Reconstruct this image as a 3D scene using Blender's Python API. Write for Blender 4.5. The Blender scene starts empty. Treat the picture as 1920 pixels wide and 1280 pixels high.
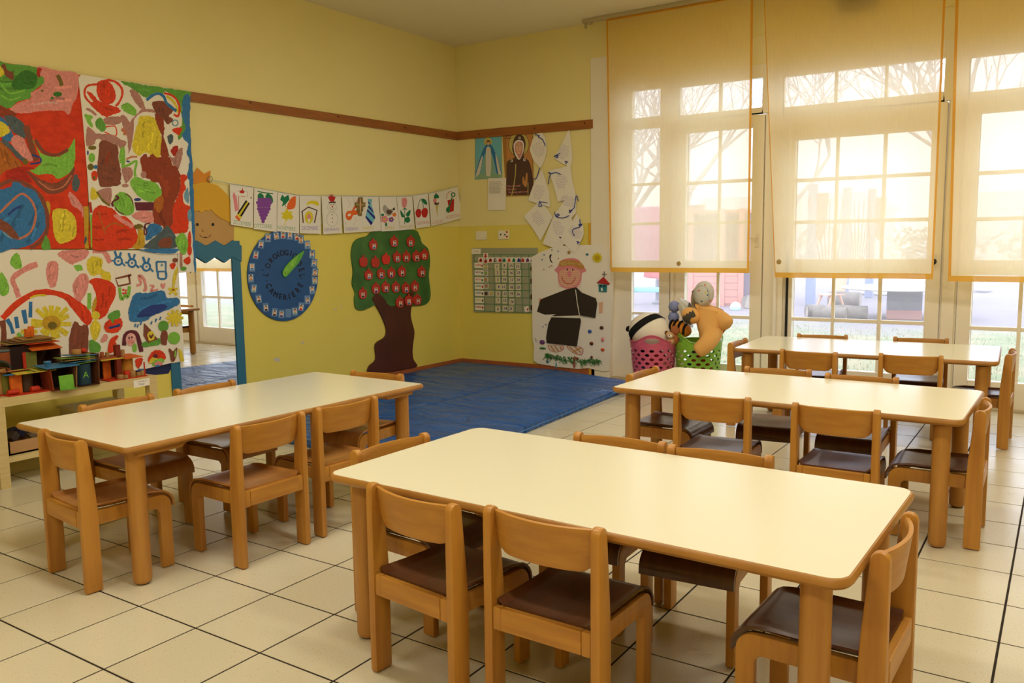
import bpy, bmesh, math, random
from mathutils import Vector, Matrix, noise
R = math.radians
random.seed(7)
scn = bpy.context.scene
COL = scn.collection

# ------------------------------------------------------------------ camera, sky, exposure
FPX = 1568.53
CAM = Vector((5.4512, -7.2007, 1.3074))
def cam_axes():
    yaw, pitch, roll = R(33.6148), R(6.6466), R(-.7653)
    fw = Vector((-math.sin(yaw) * math.cos(pitch), math.cos(yaw) * math.cos(pitch), -math.sin(pitch)))
    rt = Vector((math.cos(yaw), math.sin(yaw), 0)); up = rt.cross(fw)
    return rt * math.cos(roll) + up * math.sin(roll), up * math.cos(roll) - rt * math.sin(roll), fw
CR, CU, CF = cam_axes()
cd = bpy.data.cameras.new('camera'); cam = bpy.data.objects.new('camera', cd); COL.objects.link(cam)
cd.sensor_width = 36; cd.lens = 36 * FPX / 1920; cd.clip_end = 300
cam.matrix_world = Matrix(((CR.x, CU.x, -CF.x, CAM.x), (CR.y, CU.y, -CF.y, CAM.y), (CR.z, CU.z, -CF.z, CAM.z), (0, 0, 0, 1)))
scn.camera = cam

SKY_STRENGTH = 4.0
FILL_LAMP_POWER = 32
w = bpy.data.worlds.new('overcast_sky'); scn.world = w; w.use_nodes = True
bg = w.node_tree.nodes['Background']; bg.inputs[0].default_value = (.86, .905, 1.0, 1); bg.inputs[1].default_value = SKY_STRENGTH
vs = scn.view_settings
vs.view_transform = 'Standard'; vs.look = 'None'; vs.exposure = 0.0; vs.gamma = 1; vs.use_curve_mapping = False
cy = scn.cycles
cy.max_bounces = 8; cy.diffuse_bounces = 5; cy.glossy_bounces = 4; cy.transmission_bounces = 4; cy.transparent_max_bounces = 24
cy.sample_clamp_indirect = 3; cy.volume_bounces = 2; cy.caustics_reflective = False; cy.caustics_refractive = False

def area(name, loc, rot, sx, sy, power, col=(1, 1, 1), portal=False):
    l = bpy.data.lights.new(name, 'AREA'); l.shape = 'RECTANGLE'; l.size = sx; l.size_y = sy; l.energy = power; l.color = col
    o = bpy.data.objects.new(name, l); o.location = loc; o.rotation_euler = rot; COL.objects.link(o)
    if portal: l.cycles.is_portal = True
    return o
area('daylight_portal', (3.9, .22, 1.5), (R(-90), 0, 0), 4.4, 3.0, 1, portal=True)
WARM = (1.0, .96, .85)
FILL_LAMPS = [(3.1, -2.6), (6.0, -2.6), (3.1, -5.4), (6.0, -5.4), (3.1, -8.2), (6.0, -8.2)]  # unseen lamps added overhead to fill out the window light
for lx, ly in FILL_LAMPS:
    area('unseen_fill_light', (lx, ly, 3.262), (0, 0, 0), 1.3, .28, FILL_LAMP_POWER, WARM)

# ------------------------------------------------------------------ helpers
def lin(c): return c / 12.92 if c <= .04045 else ((c + .055) / 1.055) ** 2.4
def rgb(h):
    return tuple(lin(int(h[i:i + 2], 16) / 255) for i in (0, 2, 4)) + (1,)
MATS = {}
def mat(key, hexc, rough=.55, spec=.4, metal=0, var=None, vscale=(8, 8, 8), vcol=None, bump=0, bscale=60, coat=0, emit=0):
    """plain procedural material; var: strength of a noise that mixes vcol into the colour"""
    if key in MATS: return MATS[key]
    m = bpy.data.materials.new(key); m.use_nodes = True; MATS[key] = m
    nt = m.node_tree; b = nt.nodes['Principled BSDF']
    b.inputs['Base Color'].default_value = rgb(hexc); b.inputs['Roughness'].default_value = rough
    b.inputs['Specular IOR Level'].default_value = spec; b.inputs['Metallic'].default_value = metal
    b.inputs['Coat Weight'].default_value = coat
    m.diffuse_color = rgb(hexc)
    if emit:
        b.inputs['Emission Color'].default_value = rgb(hexc); b.inputs['Emission Strength'].default_value = emit
    if var or bump:
        tc = nt.nodes.new('ShaderNodeTexCoord'); mp = nt.nodes.new('ShaderNodeMapping'); mp.inputs['Scale'].default_value = vscale
        nt.links.new(tc.outputs['Object'], mp.inputs[0])
    if var:
        n = nt.nodes.new('ShaderNodeTexNoise'); n.inputs['Scale'].default_value = 1; n.inputs['Detail'].default_value = 4
        nt.links.new(mp.outputs[0], n.inputs['Vector'])
        r = nt.nodes.new('ShaderNodeMapRange'); r.inputs[1].default_value = .35; r.inputs[2].default_value = .7; r.inputs[4].default_value = var
        nt.links.new(n.outputs['Fac'], r.inputs[0])
        x = nt.nodes.new('ShaderNodeMix'); x.data_type = 'RGBA'
        x.inputs[6].default_value = rgb(hexc); x.inputs[7].default_value = rgb(vcol or hexc)
        nt.links.new(r.outputs[0], x.inputs[0]); nt.links.new(x.outputs[2], b.inputs['Base Color'])
    if bump:
        n2 = nt.nodes.new('ShaderNodeTexNoise'); n2.inputs['Scale'].default_value = bscale; n2.inputs['Detail'].default_value = 3
        nt.links.new(mp.outputs[0], n2.inputs['Vector'])
        bp = nt.nodes.new('ShaderNodeBump'); bp.inputs['Strength'].default_value = bump; bp.inputs['Distance'].default_value = .01
        nt.links.new(n2.outputs['Fac'], bp.inputs['Height']); nt.links.new(bp.outputs[0], b.inputs['Normal'])
    return m

def catmull(P, closed=True, n=4):
    out = []; N = len(P)
    rng = range(N) if closed else range(N - 1)
    for i in rng:
        if closed: a, b, c, d = P[i - 1], P[i], P[(i + 1) % N], P[(i + 2) % N]
        else: a, b, c, d = P[max(i - 1, 0)], P[i], P[i + 1], P[min(i + 2, N - 1)]
        for k in range(n):
            t = k / n
            out.append(tuple(.5 * (2 * b[j] + (c[j] - a[j]) * t + (2 * a[j] - 5 * b[j] + 4 * c[j] - d[j]) * t * t + (3 * b[j] - a[j] - 3 * c[j] + d[j]) * t ** 3) for j in range(len(b))))
    if not closed: out.append(tuple(P[-1]))
    return out

class MB:
    """collects shapes, builds ONE mesh object"""
    def __init__(s): s.v = []; s.f = []; s.mi = []
    def add(s, vs, fs, mi=0):
        o = len(s.v); s.v += [tuple(p) for p in vs]
        for f in fs: s.f.append([o + i for i in f]); s.mi.append(mi)
        return s
    def box(s, x0, y0, z0, x1, y1, z1, mi=0, M=None):
        vs = [Vector((x, y, z)) for z in (z0, z1) for y in (y0, y1) for x in (x0, x1)]
        if M: vs = [M @ p for p in vs]
        return s.add(vs, [(0, 2, 3, 1), (4, 5, 7, 6), (0, 1, 5, 4), (2, 6, 7, 3), (0, 4, 6, 2), (1, 3, 7, 5)], mi)
    def prism(s, pts, fn, d0, d1, mi=0):
        """pts 2-D outline (counter-clockwise seen from +d); fn(u, v, d) -> 3-D"""
        n = len(pts)
        a = sum(pts[i - 1][0] * pts[i][1] - pts[i][0] * pts[i - 1][1] for i in range(n))
        if a < 0: pts = pts[::-1]
        vs = [fn(u, v, d0) for u, v in pts] + [fn(u, v, d1) for u, v in pts]
        return s.add(vs, [list(range(n - 1, -1, -1)), list(range(n, 2 * n))] + [(i, (i + 1) % n, n + (i + 1) % n, n + i) for i in range(n)], mi)
    def tube(s, path, r, n=8, mi=0, caps=True):
        P = [Vector(p) for p in path]; rs = r if isinstance(r, (list, tuple)) else [r] * len(P)
        vs = []; up = None
        for i, p in enumerate(P):
            t = (P[min(i + 1, len(P) - 1)] - P[max(i - 1, 0)]).normalized()
            if up is None: up = Vector((0, 0, 1)) if abs(t.z) < .9 else Vector((1, 0, 0))
            a = t.cross(up)
            if a.length < 1e-5: a = t.orthogonal()
            a.normalize(); b = a.cross(t); up = b
            vs += [p + (a * math.cos(2 * math.pi * k / n) + b * math.sin(2 * math.pi * k / n)) * rs[i] for k in range(n)]
        fs = [(i * n + k, (i + 1) * n + k, (i + 1) * n + (k + 1) % n, i * n + (k + 1) % n) for i in range(len(P) - 1) for k in range(n)]
        if caps: fs += [list(range(n)), list(range(len(P) * n - 1, (len(P) - 1) * n - 1, -1))]
        return s.add(vs, fs, mi)
    def lathe(s, prof, n=20, c=(0, 0, 0), mi=0, M=None):
        vs = []; L = len(prof)
        for r, z in prof:
            for k in range(n):
                p = Vector((r * math.cos(2 * math.pi * k / n), r * math.sin(2 * math.pi * k / n), z))
                vs.append((M @ p if M else p) + Vector(c))
        fs = [(i * n + k, i * n + (k + 1) % n, (i + 1) * n + (k + 1) % n, (i + 1) * n + k) for i in range(L - 1) for k in range(n)]
        if prof[0][0] > 1e-6: fs.append(list(range(n - 1, -1, -1)))
        if prof[-1][0] > 1e-6: fs.append(list(range((L - 1) * n, L * n)))
        return s.add(vs, fs, mi)
    def ell(s, c, r, M=None, n=18, m=10, mi=0):
        vs = []
        for i in range(m + 1):
            a = -math.pi / 2 + math.pi * i / m
            for k in range(n):
                p = Vector((r[0] * math.cos(a) * math.cos(2 * math.pi * k / n), r[1] * math.cos(a) * math.sin(2 * math.pi * k / n), r[2] * math.sin(a)))
                vs.append((M @ p if M else p) + Vector(c))
        return s.add(vs, [(i * n + k, i * n + (k + 1) % n, (i + 1) * n + (k + 1) % n, (i + 1) * n + k) for i in range(m) for k in range(n)], mi)
    def grid(s, fn, nu, nv, mi=0, flip=False):
        vs = [fn(i / nu, j / nv) for j in range(nv + 1) for i in range(nu + 1)]; W = nu + 1
        fs = [(j * W + i, j * W + i + 1, (j + 1) * W + i + 1, (j + 1) * W + i) for j in range(nv) for i in range(nu)]
        return s.add(vs, [f[::-1] for f in fs] if flip else fs, mi)
    def build(s, name, ms, parent=None, smooth=False, bevel=0, seg=2, thick=0, sub=0, ang=38):
        me = bpy.data.meshes.new(name); me.from_pydata(s.v, [], s.f); me.validate(clean_customdata=False)
        if not isinstance(ms, (list, tuple)): ms = [ms]
        for m in ms: me.materials.append(m)
        if len(ms) > 1 and len(me.polygons) == len(s.mi): me.polygons.foreach_set('material_index', s.mi)
        if bevel or thick or sub:
            b = bmesh.new(); b.from_mesh(me)
            bmesh.ops.remove_doubles(b, verts=b.verts, dist=1e-5)
            if thick: bmesh.ops.solidify(b, geom=b.faces[:], thickness=thick)
            bmesh.ops.recalc_face_normals(b, faces=b.faces)
            if bevel:
                es = [e for e in b.edges if len(e.link_faces) == 2 and e.calc_face_angle(0) > R(40)]
                bmesh.ops.bevel(b, geom=es, offset=bevel, segments=seg, affect='EDGES', profile=.6, clamp_overlap=True)
            b.to_mesh(me); b.free()
        if smooth:
            me.polygons.foreach_set('use_smooth', [True] * len(me.polygons)); me.set_sharp_from_angle(angle=R(ang))
        o = bpy.data.objects.new(name, me); COL.objects.link(o)
        if parent: o.parent = parent
        if sub:
            md = o.modifiers.new('s', 'SUBSURF'); md.levels = sub; md.render_levels = sub
        return o

def tag(o, label=None, cat=None, group=None, kind=None):
    if label: o['label'] = label
    if cat: o['category'] = cat
    if group: o['group'] = group
    if kind: o['kind'] = kind
    return o
def thing(name, label, cat, loc=(0, 0, 0), rz=0, group=None):
    o = bpy.data.objects.new(name, None); o.empty_display_size = .05; COL.objects.link(o)
    o.location = loc; o.rotation_euler = (0, 0, rz)
    return tag(o, label, cat, group)
def struct(o): o['kind'] = 'structure'; return o
def dup(root, loc, rz, label):
    r = root.copy(); COL.objects.link(r); r.location = loc; r.rotation_euler = (0, 0, rz); r['label'] = label
    for ch in root.children:
        c = ch.copy(); COL.objects.link(c); c.parent = r
        for g in ch.children:
            d = g.copy(); COL.objects.link(d); d.parent = c
    return r

class Frame:
    """a wall plane: u to the right, v up, d out into the room"""
    def __init__(s, ax, U, N): s.ax = ax; s.U = Vector(U); s.N = Vector(N)
    def __call__(s, u, v, d=0): return s.U * u + Vector((0, 0, v)) + s.N * d
    def at(s, px, py, d=0):
        r = CR * ((px - 960) / FPX) - CU * ((py - 640) / FPX) + CF
        t = (s.N[s.ax] * d - CAM[s.ax]) / r[s.ax]; p = CAM + r * t
        return p.dot(s.U), p.z
LEFT = Frame(0, (0, 1, 0), (1, 0, 0))
BACK = Frame(1, (1, 0, 0), (0, -1, 0))
def ground(px, py, z=0):
    r = CR * ((px - 960) / FPX) - CU * ((py - 640) / FPX) + CF
    return CAM + r * ((z - CAM.z) / r.z)

_T = {}
def text_mesh(txt):
    if txt not in _T:
        cu = bpy.data.curves.new('t', 'FONT'); cu.body = txt; cu.align_x = 'CENTER'; cu.align_y = 'CENTER'; cu.resolution_u = 2
        ob = bpy.data.objects.new('t', cu); me = ob.to_mesh()
        _T[txt] = ([(v.co.x, v.co.y) for v in me.vertices], [list(p.vertices) for p in me.polygons])
        ob.to_mesh_clear(); bpy.data.objects.remove(ob); bpy.data.curves.remove(cu)
    return _T[txt]

class Draw:
    """flat print on a wall sheet: coloured patches given in measured coordinates, laid on the sheet's own plane"""
    def __init__(s, fr, d, pal, step=.00004): s.fr = fr; s.d = d; s.pal = pal; s.step = step; s.mb = MB(); s.keys = []; s.n = 0; s.k = (0, 0, 1); s.clip = None; s.inc = 1; s.rough = .9 if pal is paint else 0
    def src(s, ox, oy, sc): s.k = (ox, oy, sc); return s
    def w(s, x, y): return s.fr.at(s.k[0] + x * s.k[2], s.k[1] + y * s.k[2], s.d)
    def mi(s, c):
        if c not in s.keys: s.keys.append(c)
        return s.keys.index(c)
    def put(s, pts, fs, c):
        s.n += s.inc; d = s.d + s.n * s.step
        s.mb.add([s.fr(*s.w(x, y), d) for x, y in pts], fs, s.mi(c))
    def p(s, c, pts, sm=True):
        q = catmull(pts, True, 7 if s.rough else 4) if sm else pts
        if s.rough and sm:
            am = s.rough / s.k[2]; q = [(x + am * noise.noise(Vector((x * s.k[2] * .45, y * s.k[2] * .45, s.n))) * 1.5 + am * random.uniform(-.5, .5), y + am * noise.noise(Vector((x * s.k[2] * .45, y * s.k[2] * .45, s.n + 9.5))) * 1.5 + am * random.uniform(-.5, .5)) for x, y in q]
        if s.clip: q = [(min(max(x, s.clip[0]), s.clip[2]), min(max(y, s.clip[1]), s.clip[3])) for x, y in q]
        a = sum(q[i - 1][0] * q[i][1] - q[i][0] * q[i - 1][1] for i in range(len(q)))
        if a > 0: q = q[::-1]
        s.put(q, [list(range(len(q)))], c)
        if s.rough and sm and len(c) == 1:                    # brush strokes inside the patch
            n_ = len(q); A_ = sum(q[i - 1][0] * q[i][1] - q[i][0] * q[i - 1][1] for i in range(n_)) / 2 or 1
            cx = sum((q[i - 1][0] + q[i][0]) * (q[i - 1][0] * q[i][1] - q[i][0] * q[i - 1][1]) for i in range(n_)) / (6 * A_); cy = sum((q[i - 1][1] + q[i][1]) * (q[i - 1][0] * q[i][1] - q[i][0] * q[i - 1][1]) for i in range(n_)) / (6 * A_)
            s.inc = .06; st = random.getstate(); random.seed(int(cx * 7 + cy * 3)); big = max(math.hypot(x - cx, y - cy) for x, y in q)
            def inside(x, y):
                c_ = False
                for i in range(n_):
                    (x1, y1), (x2, y2) = q[i - 1], q[i]
                    if (y1 > y) != (y2 > y) and x < (x2 - x1) * (y - y1) / (y2 - y1) + x1: c_ = not c_
                return c_
            if big * s.k[2] > 6:
                th = random.uniform(-.5, .5) + (1.57 if max(y for x, y in q) - min(y for x, y in q) > max(x for x, y in q) - min(x for x, y in q) else 0); wd = max(.09 * big, 1.3 / s.k[2])
                for k in range(26 if big * s.k[2] > 20 else 9):
                    o_ = random.uniform(-.9, .9) * big; l0 = random.uniform(-.85, .5) * big; l1 = l0 + random.uniform(.25, .6) * big; bd = random.uniform(-.07, .07) * big
                    P_ = [(cx + l * math.cos(th) - (o_ + bd * h_) * math.sin(th), cy + l * math.sin(th) + (o_ + bd * h_) * math.cos(th)) for l, h_ in ((l0, 0), ((l0 + l1) / 2, 1), (l1, 0))]
                    e_ = wd * .9
                    if all(inside(x + dx, y + dy) for x, y in P_ for dx, dy in ((e_, 0), (-e_, 0), (0, e_), (0, -e_))): s.s(c + random.choice('+-'), P_, wd * random.uniform(.5, 1))
            s.inc = 1; random.setstate(st)
        return s
    def e(s, c, x, y, rx, ry, rot=0, n=16):
        ca, sa = math.cos(R(rot)), math.sin(R(rot))
        return s.p(c, [(x + rx * math.cos(t) * ca - ry * math.sin(t) * sa, y + rx * math.cos(t) * sa + ry * math.sin(t) * ca) for t in [-2 * math.pi * k / n for k in range(n)]], False)
    def s(s, c, pts, wd, sm=True, closed=False):
        q = catmull(pts, closed, 4) if sm and len(pts) > 2 else list(pts)
        if closed: q = q + [q[0]]
        vs = []
        for i, (x, y) in enumerate(q):
            a = q[max(i - 1, 0)]; b = q[min(i + 1, len(q) - 1)]
            dx, dy = b[0] - a[0], b[1] - a[1]; L = math.hypot(dx, dy) or 1
            h = wd / 2 * (1 + (random.uniform(-.16, .16) if s.rough else 0))
            vs += [(x - dy / L * h, y + dx / L * h), (x + dy / L * h, y - dx / L * h)]
        s.put(vs, [(2 * i, 2 * i + 2, 2 * i + 3, 2 * i + 1) for i in range(len(q) - 1)], c); return s
    def t(s, c, txt, x, y, h, rot=0, wx=1, bold=0):
        vs, fs = text_mesh(txt); ca, sa = math.cos(R(rot)), math.sin(R(rot))
        s.put([(x + (u * wx * ca - v * sa) * h, y - (u * wx * sa + v * ca) * h) for u, v in vs], fs, c)
        if bold:
            s.put([(x + bold * h + (u * wx * ca - v * sa) * h, y - (u * wx * sa + v * ca) * h) for u, v in vs], fs, c)
        return s
    def build(s, name, parent):
        if not s.mb.v: return None
        return s.mb.build(name, [s.pal(k) for k in s.keys], parent)

def sheet(fr, pts, d, name, m, parent=None, th=.0012, sm=False):
    """a flat sheet of paper or board with an outline in wall coordinates"""
    return MB().prism(catmull(pts, True, 4) if sm else pts, fr, d - th, d).build(name, m, parent)

PAINT = dict(R='e6421c', r='b82c1e', O='bc6a24', Y='e8d23c', y='d0a42c', G='68a844', g='3e7c2e', L='88c84c', U='3a7cb8', u='7aa8c4', N='30448e', K='ea9690', k='f0b6ae',
             B='8a4c38', b='9c4226', M='bc867c', V='6c2a3a', D='56646a', T='cf7d5a', o='7a6a26', W='ece6da', X='241c18', S='c9b8a0', P='7a4a9a', A='e8762a', C='f3ece0')
def paint(k):
    c = PAINT.get(k[0]) or INKC[k[0]]; sc = lambda q: '%02x%02x%02x' % tuple(max(0, min(255, int(int(c[i:i + 2], 16) * q))) for i in (0, 2, 4))
    f = {'': 1, '+': 1.13, '-': .84}[k[1:]]
    m = mat('poster_paint_' + k, sc(f), .6, .25, var=1, vscale=(30, 34, 26), vcol=sc(f * .86))
    m.node_tree.nodes['Noise Texture'].inputs['Distortion'].default_value = 2.5
    return m
INKC = dict(R='c02a2a', E='e08c92', G='1f7a50', K='e79296', O='e86a2a', Y='dccb2c', P='8448a0', X='262028', N='2c2c8a', U='3a7ab4', C='74bccf', W='efe9e2', g='8fb08a', p='a08ac0', o='c9b96a', r='d08a80', B='6a4630', s='a9a49c', L='8ab83c', F='e3b494', D='5a4236', T='c58a50', M='d9d2c8', b='4a6ea8')
def ink(k): return mat('print_ink_' + k, INKC.get(k) or PAINT[k], .6, .2)

# common materials
def wood_mat(key, c1, c2, sc=(30, 30, 3), rough=.38):
    return mat(key, c1, rough, .45, var=.8, vscale=sc, vcol=c2, bump=.03, bscale=2)
BEECH = wood_mat('varnished_beech', 'be8636', 'a36a2a')
BEECH_H = wood_mat('varnished_beech_backrest', 'be8636', 'a36a2a', (3, 30, 40))
SEAT_D = mat('dark_brown_seat_ply', '50301f', .28, .5, var=.6, vscale=(40, 5, 5), vcol='6e4226')
SEAT_R = mat('reddish_seat_ply', 'b0783c', .3, .5, var=.6, vscale=(40, 5, 5), vcol='935c2e')
PAPER = mat('white_paper', 'efe8dc', .7, .2)
WHITE = mat('white_painted_wood', 'efe6d4', .45, .4)
DARK = mat('black_rubber', '1c1a1a', .5)
# ------------------------------------------------------------------ room shell
def wall_paint():
    m = mat('two_tone_wall_paint', 'e3d28c', .6, .25, bump=.05, bscale=90)
    nt = m.node_tree; b = nt.nodes['Principled BSDF']
    g = nt.nodes.new('ShaderNodeNewGeometry'); sp = nt.nodes.new('ShaderNodeSeparateXYZ'); nt.links.new(g.outputs['Position'], sp.inputs[0])
    lt = nt.nodes.new('ShaderNodeMath'); lt.operation = 'LESS_THAN'; lt.inputs[1].default_value = 1.5; nt.links.new(sp.outputs['Z'], lt.inputs[0])
    n = nt.nodes.new('ShaderNodeTexNoise'); n.inputs['Scale'].default_value = 1.3; n.inputs['Detail'].default_value = 3
    nt.links.new(g.outputs['Position'], n.inputs['Vector'])
    def mx(a, c, fac):
        x = nt.nodes.new('ShaderNodeMix'); x.data_type = 'RGBA'; nt.links.new(fac, x.inputs[0])
        for i, q in ((6, a), (7, c)):
            if isinstance(q, str): x.inputs[i].default_value = rgb(q)
            else: nt.links.new(q, x.inputs[i])
        return x.outputs[2]
    up = mx('efe1a2', 'e9da96', n.outputs['Fac']); lo = mx('ead86c', 'e2d060', n.outputs['Fac'])
    nt.links.new(mx(up, lo, lt.outputs[0]), b.inputs['Base Color'])
    return m
WALL = wall_paint()
H = 3.352; XR = 8.6; YF = -10.6
wl = struct(MB().box(-.2, YF, -.1, 0, .3, H).build('wall_left', WALL))
CHIP = mat('bare_plaster', 'c9c4b4', .8)
for px, py, a, b in ((520, 674, 6, 4), (567, 642, 3, 2.2), (640, 574, 1.6, 1.4), (629, 580, 2.6, 1.2), (600, 563, 1.2, 1.2), (640, 520, 1.2, 1.2)):
    MB().prism([LEFT.at(px + a * math.cos(t) * (1 + .35 * math.sin(3 * t + px)), py - b * math.sin(t), .0005) for t in [k * .524 for k in range(12)]], LEFT, .0, .0006).build('plaster_chip', CHIP, wl)
NX0, NX1, NZ = 1.64, 6.05, 3.03
wb = MB().box(0, 0, -.1, NX0, .25, H).box(NX0, 0, NZ, NX1, .25, H).box(NX1, 0, -.1, XR, .25, H)
struct(wb.build('wall_back', WALL))
struct(MB().box(XR, YF, -.1, XR + .2, .3, H).build('wall_right', WALL))
struct(MB().box(-.2, YF - .2, -.1, XR + .2, YF, H).build('wall_front', WALL))
struct(MB().box(-.2, YF - .2, H, XR + .2, .3, H + .2).build('ceiling', mat('ceiling_paint', 'eadfbd', .7, .2, bump=.03, bscale=80)))

# floor: grout bed with every tile the photo shows as a piece of its own
floor = struct(MB().box(0, YF, -.06, XR, .2, -.0018).build('floor', mat('dark_grout', '2c2420', .8, .2)))
def tile_mat():
    m = mat('speckled_cream_floor_tile', 'dacfb0', .22, .5)
    nt = m.node_tree; b = nt.nodes['Principled BSDF']
    g = nt.nodes.new('ShaderNodeNewGeometry')
    v = nt.nodes.new('ShaderNodeTexNoise'); v.inputs['Scale'].default_value = 190; v.inputs['Detail'].default_value = 1
    nt.links.new(g.outputs['Position'], v.inputs['Vector'])
    r = nt.nodes.new('ShaderNodeMapRange'); r.inputs[1].default_value = .66; r.inputs[2].default_value = .74; nt.links.new(v.outputs['Fac'], r.inputs[0])
    oi = nt.nodes.new('ShaderNodeObjectInfo')
    a = nt.nodes.new('ShaderNodeMix'); a.data_type = 'RGBA'; a.inputs[6].default_value = rgb('cfc5a8'); a.inputs[7].default_value = rgb('d4cbb0')
    nt.links.new(oi.outputs['Random'], a.inputs[0])
    x = nt.nodes.new('ShaderNodeMix'); x.data_type = 'RGBA'; x.inputs[7].default_value = rgb('b08a58')
    nt.links.new(a.outputs[2], x.inputs[6]); nt.links.new(r.outputs[0], x.inputs[0]); nt.links.new(x.outputs[2], b.inputs['Base Color'])
    rn = nt.nodes.new('ShaderNodeMapRange'); rn.inputs[3].default_value = .16; rn.inputs[4].default_value = .32
    n2 = nt.nodes.new('ShaderNodeTexNoise'); n2.inputs['Scale'].default_value = 5; nt.links.new(g.outputs['Position'], n2.inputs['Vector'])
    nt.links.new(n2.outputs['Fac'], rn.inputs[0]); nt.links.new(rn.outputs[0], b.inputs['Roughness'])
    return m
TS = 1 / 3
TILE = tile_mat()
def pix(p):
    d = Vector(p) - CAM; z = d.dot(CF)
    if z < .2: return None
    return 960 + FPX * d.dot(CR) / z, 640 - FPX * d.dot(CU) / z, z
cells = []
for i in range(-8, 18):
    for j in range(-15, 19):
        x = 2.6602 + i * TS; y = -5.8432 + j * TS
        if x < -.32 or x > XR - .05 or y < YF or y > .15: continue
        q = pix((x + TS / 2, y + TS / 2, 0)); s = 0
        if q and -150 < q[0] < 2070 and q[1] < 1420: s = 1 / q[2] ** 3
        hidden = x < 2.0 and y > -3.2
        cells.append((s * (.02 if hidden else 1), x, y))
cells.sort(reverse=True)
gp = .0037
def tile_mb(mb, x, y):
    x0, x1, y0, y1 = max(x + gp, .002), x + TS - gp, y + gp, y + TS - gp
    c = .0008
    vs = [(x0, y0, -.006), (x1, y0, -.006), (x1, y1, -.006), (x0, y1, -.006), (x0, y0, -c), (x1, y0, -c), (x1, y1, -c), (x0, y1, -c),
          (x0 + c, y0 + c, 0), (x1 - c, y0 + c, 0), (x1 - c, y1 - c, 0), (x0 + c, y1 - c, 0)]
    fs = [(8, 9, 10, 11)] + [(k, (k + 1) % 4, 4 + (k + 1) % 4, 4 + k) for k in range(4)] + [(4 + k, 4 + (k + 1) % 4, 8 + (k + 1) % 4, 8 + k) for k in range(4)]
    mb.add(vs, fs)
proto = None; rest = MB()
for n, (s, x, y) in enumerate(cells):
    if n < 300 and s > 0 and x > 0:
        if proto is None:
            mb = MB(); tile_mb(mb, 1, 1); mb.v = [(a - 1, b - 1, c) for a, b, c in mb.v]
            proto = mb.build('tile', TILE, floor); proto.location = (x, y, 0)
        else:
            t = proto.copy(); COL.objects.link(t); t.location = (x, y, 0)
    else: tile_mb(rest, x, y)
tag(rest.build('outlying_tiles', TILE, floor), kind='stuff')

# terracotta baseboards, tile by tile
TERRA = mat('terracotta_skirting_tile', 'a65c34', .4, .4, var=.6, vscale=(6, 6, 6), vcol='b46a3c')
GROUTB = mat('skirting_backing', '5a3a26', .8)
def baseboard(name, fr, u0, u1):
    bb = struct(MB().prism([(u0, 0), (u1, 0), (u1, .08), (u0, .08)], fr, .0, .004).build(name, GROUTB))
    u = u0
    while u < u1 - .02:
        v = min(u + TS, u1)
        MB().prism([(u + .0015, .001), (v - .0015, .001), (v - .0015, .084), (u + .0015, .084)], fr, .003, .012).build('tile', TERRA, bb, bevel=.002, seg=1); u = v
baseboard('baseboard_left', LEFT, -9 * TS, -.012)
baseboard('baseboard_back', BACK, .012, NX0)

# wooden picture rails
RAILM = wood_mat('brown_picture_rail_wood', 'a0622c', '8a5022', (3, 3, 30))
SCREW = mat('dark_screw', '3a2a1c', .4, .5, .6)
r1 = MB().prism([(-6.2, 2.35), (-3.2, 2.378), (.0, 2.402), (.0, 2.484), (-3.2, 2.448), (-6.2, 2.415)], LEFT, 0, .018).build('trim_1', RAILM, bevel=.003); struct(r1)
r2 = MB().prism([(.018, 2.402), (1.626, 2.385), (1.626, 2.468), (.018, 2.485)], BACK, 0, .018).build('trim_2', RAILM, bevel=.003); struct(r2)
for fr, par, us in ((LEFT, r1, (-2.7, -1.75, -.85, -.2)), (BACK, r2, (.3, .98, 1.54))):
    for u in us:
        m = MB().prism([(u + .008 * math.cos(a), 2.44 + .008 * math.sin(a)) for a in [k * math.pi / 4 for k in range(8)]], fr, .018, .0205); m.build('screw', SCREW, par)
# white jamb strip and yellow corner guard beside the glazing
struct(MB().box(1.60, -.012, .0, 1.80, .12, 3.03).build('trim_3', WHITE, bevel=.006))
struct(MB().box(1.575, -.016, .0, 1.60, 0, 1.5).build('trim_4', mat('yellow_corner_guard', 'd8a832', .4), bevel=.005))
# lintel panel of the recess and its ledge
CREAM = mat('cream_panel', 'eee2b4', .55, .3)
struct(MB().box(1.80, .06, 2.79, NX1, .14, NZ).build('trim_5', CREAM))

# ------------------------------------------------------------------ glazing
def glass():
    m = bpy.data.materials.new('window_glass'); m.use_nodes = True; nt = m.node_tree; nt.nodes.clear()
    o = nt.nodes.new('ShaderNodeOutputMaterial'); x = nt.nodes.new('ShaderNodeMixShader'); t = nt.nodes.new('ShaderNodeBsdfTransparent'); g = nt.nodes.new('ShaderNodeBsdfGlossy')
    t.inputs[0].default_value = (.95, .97, 1.0, 1); g.inputs['Roughness'].default_value = .02
    lw = nt.nodes.new('ShaderNodeLayerWeight'); lw.inputs['Blend'].default_value = .5
    pw = nt.nodes.new('ShaderNodeMath'); pw.operation = 'POWER'; pw.inputs[1].default_value = 5; nt.links.new(lw.outputs['Facing'], pw.inputs[0])
    f = nt.nodes.new('ShaderNodeMath'); f.operation = 'MULTIPLY_ADD'; f.inputs[1].default_value = .6; f.inputs[2].default_value = .03; nt.links.new(pw.outputs[0], f.inputs[0])
    nt.links.new(f.outputs[0], x.inputs[0]); nt.links.new(t.outputs[0], x.inputs[1]); nt.links.new(g.outputs[0], x.inputs[2]); nt.links.new(x.outputs[0], o.inputs[0])
    return m
GLASS = glass()
FY = .06
kf = (7.2007 + FY) / 7.2007
sx = lambda x: CAM.x + (x - CAM.x) * kf
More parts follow.
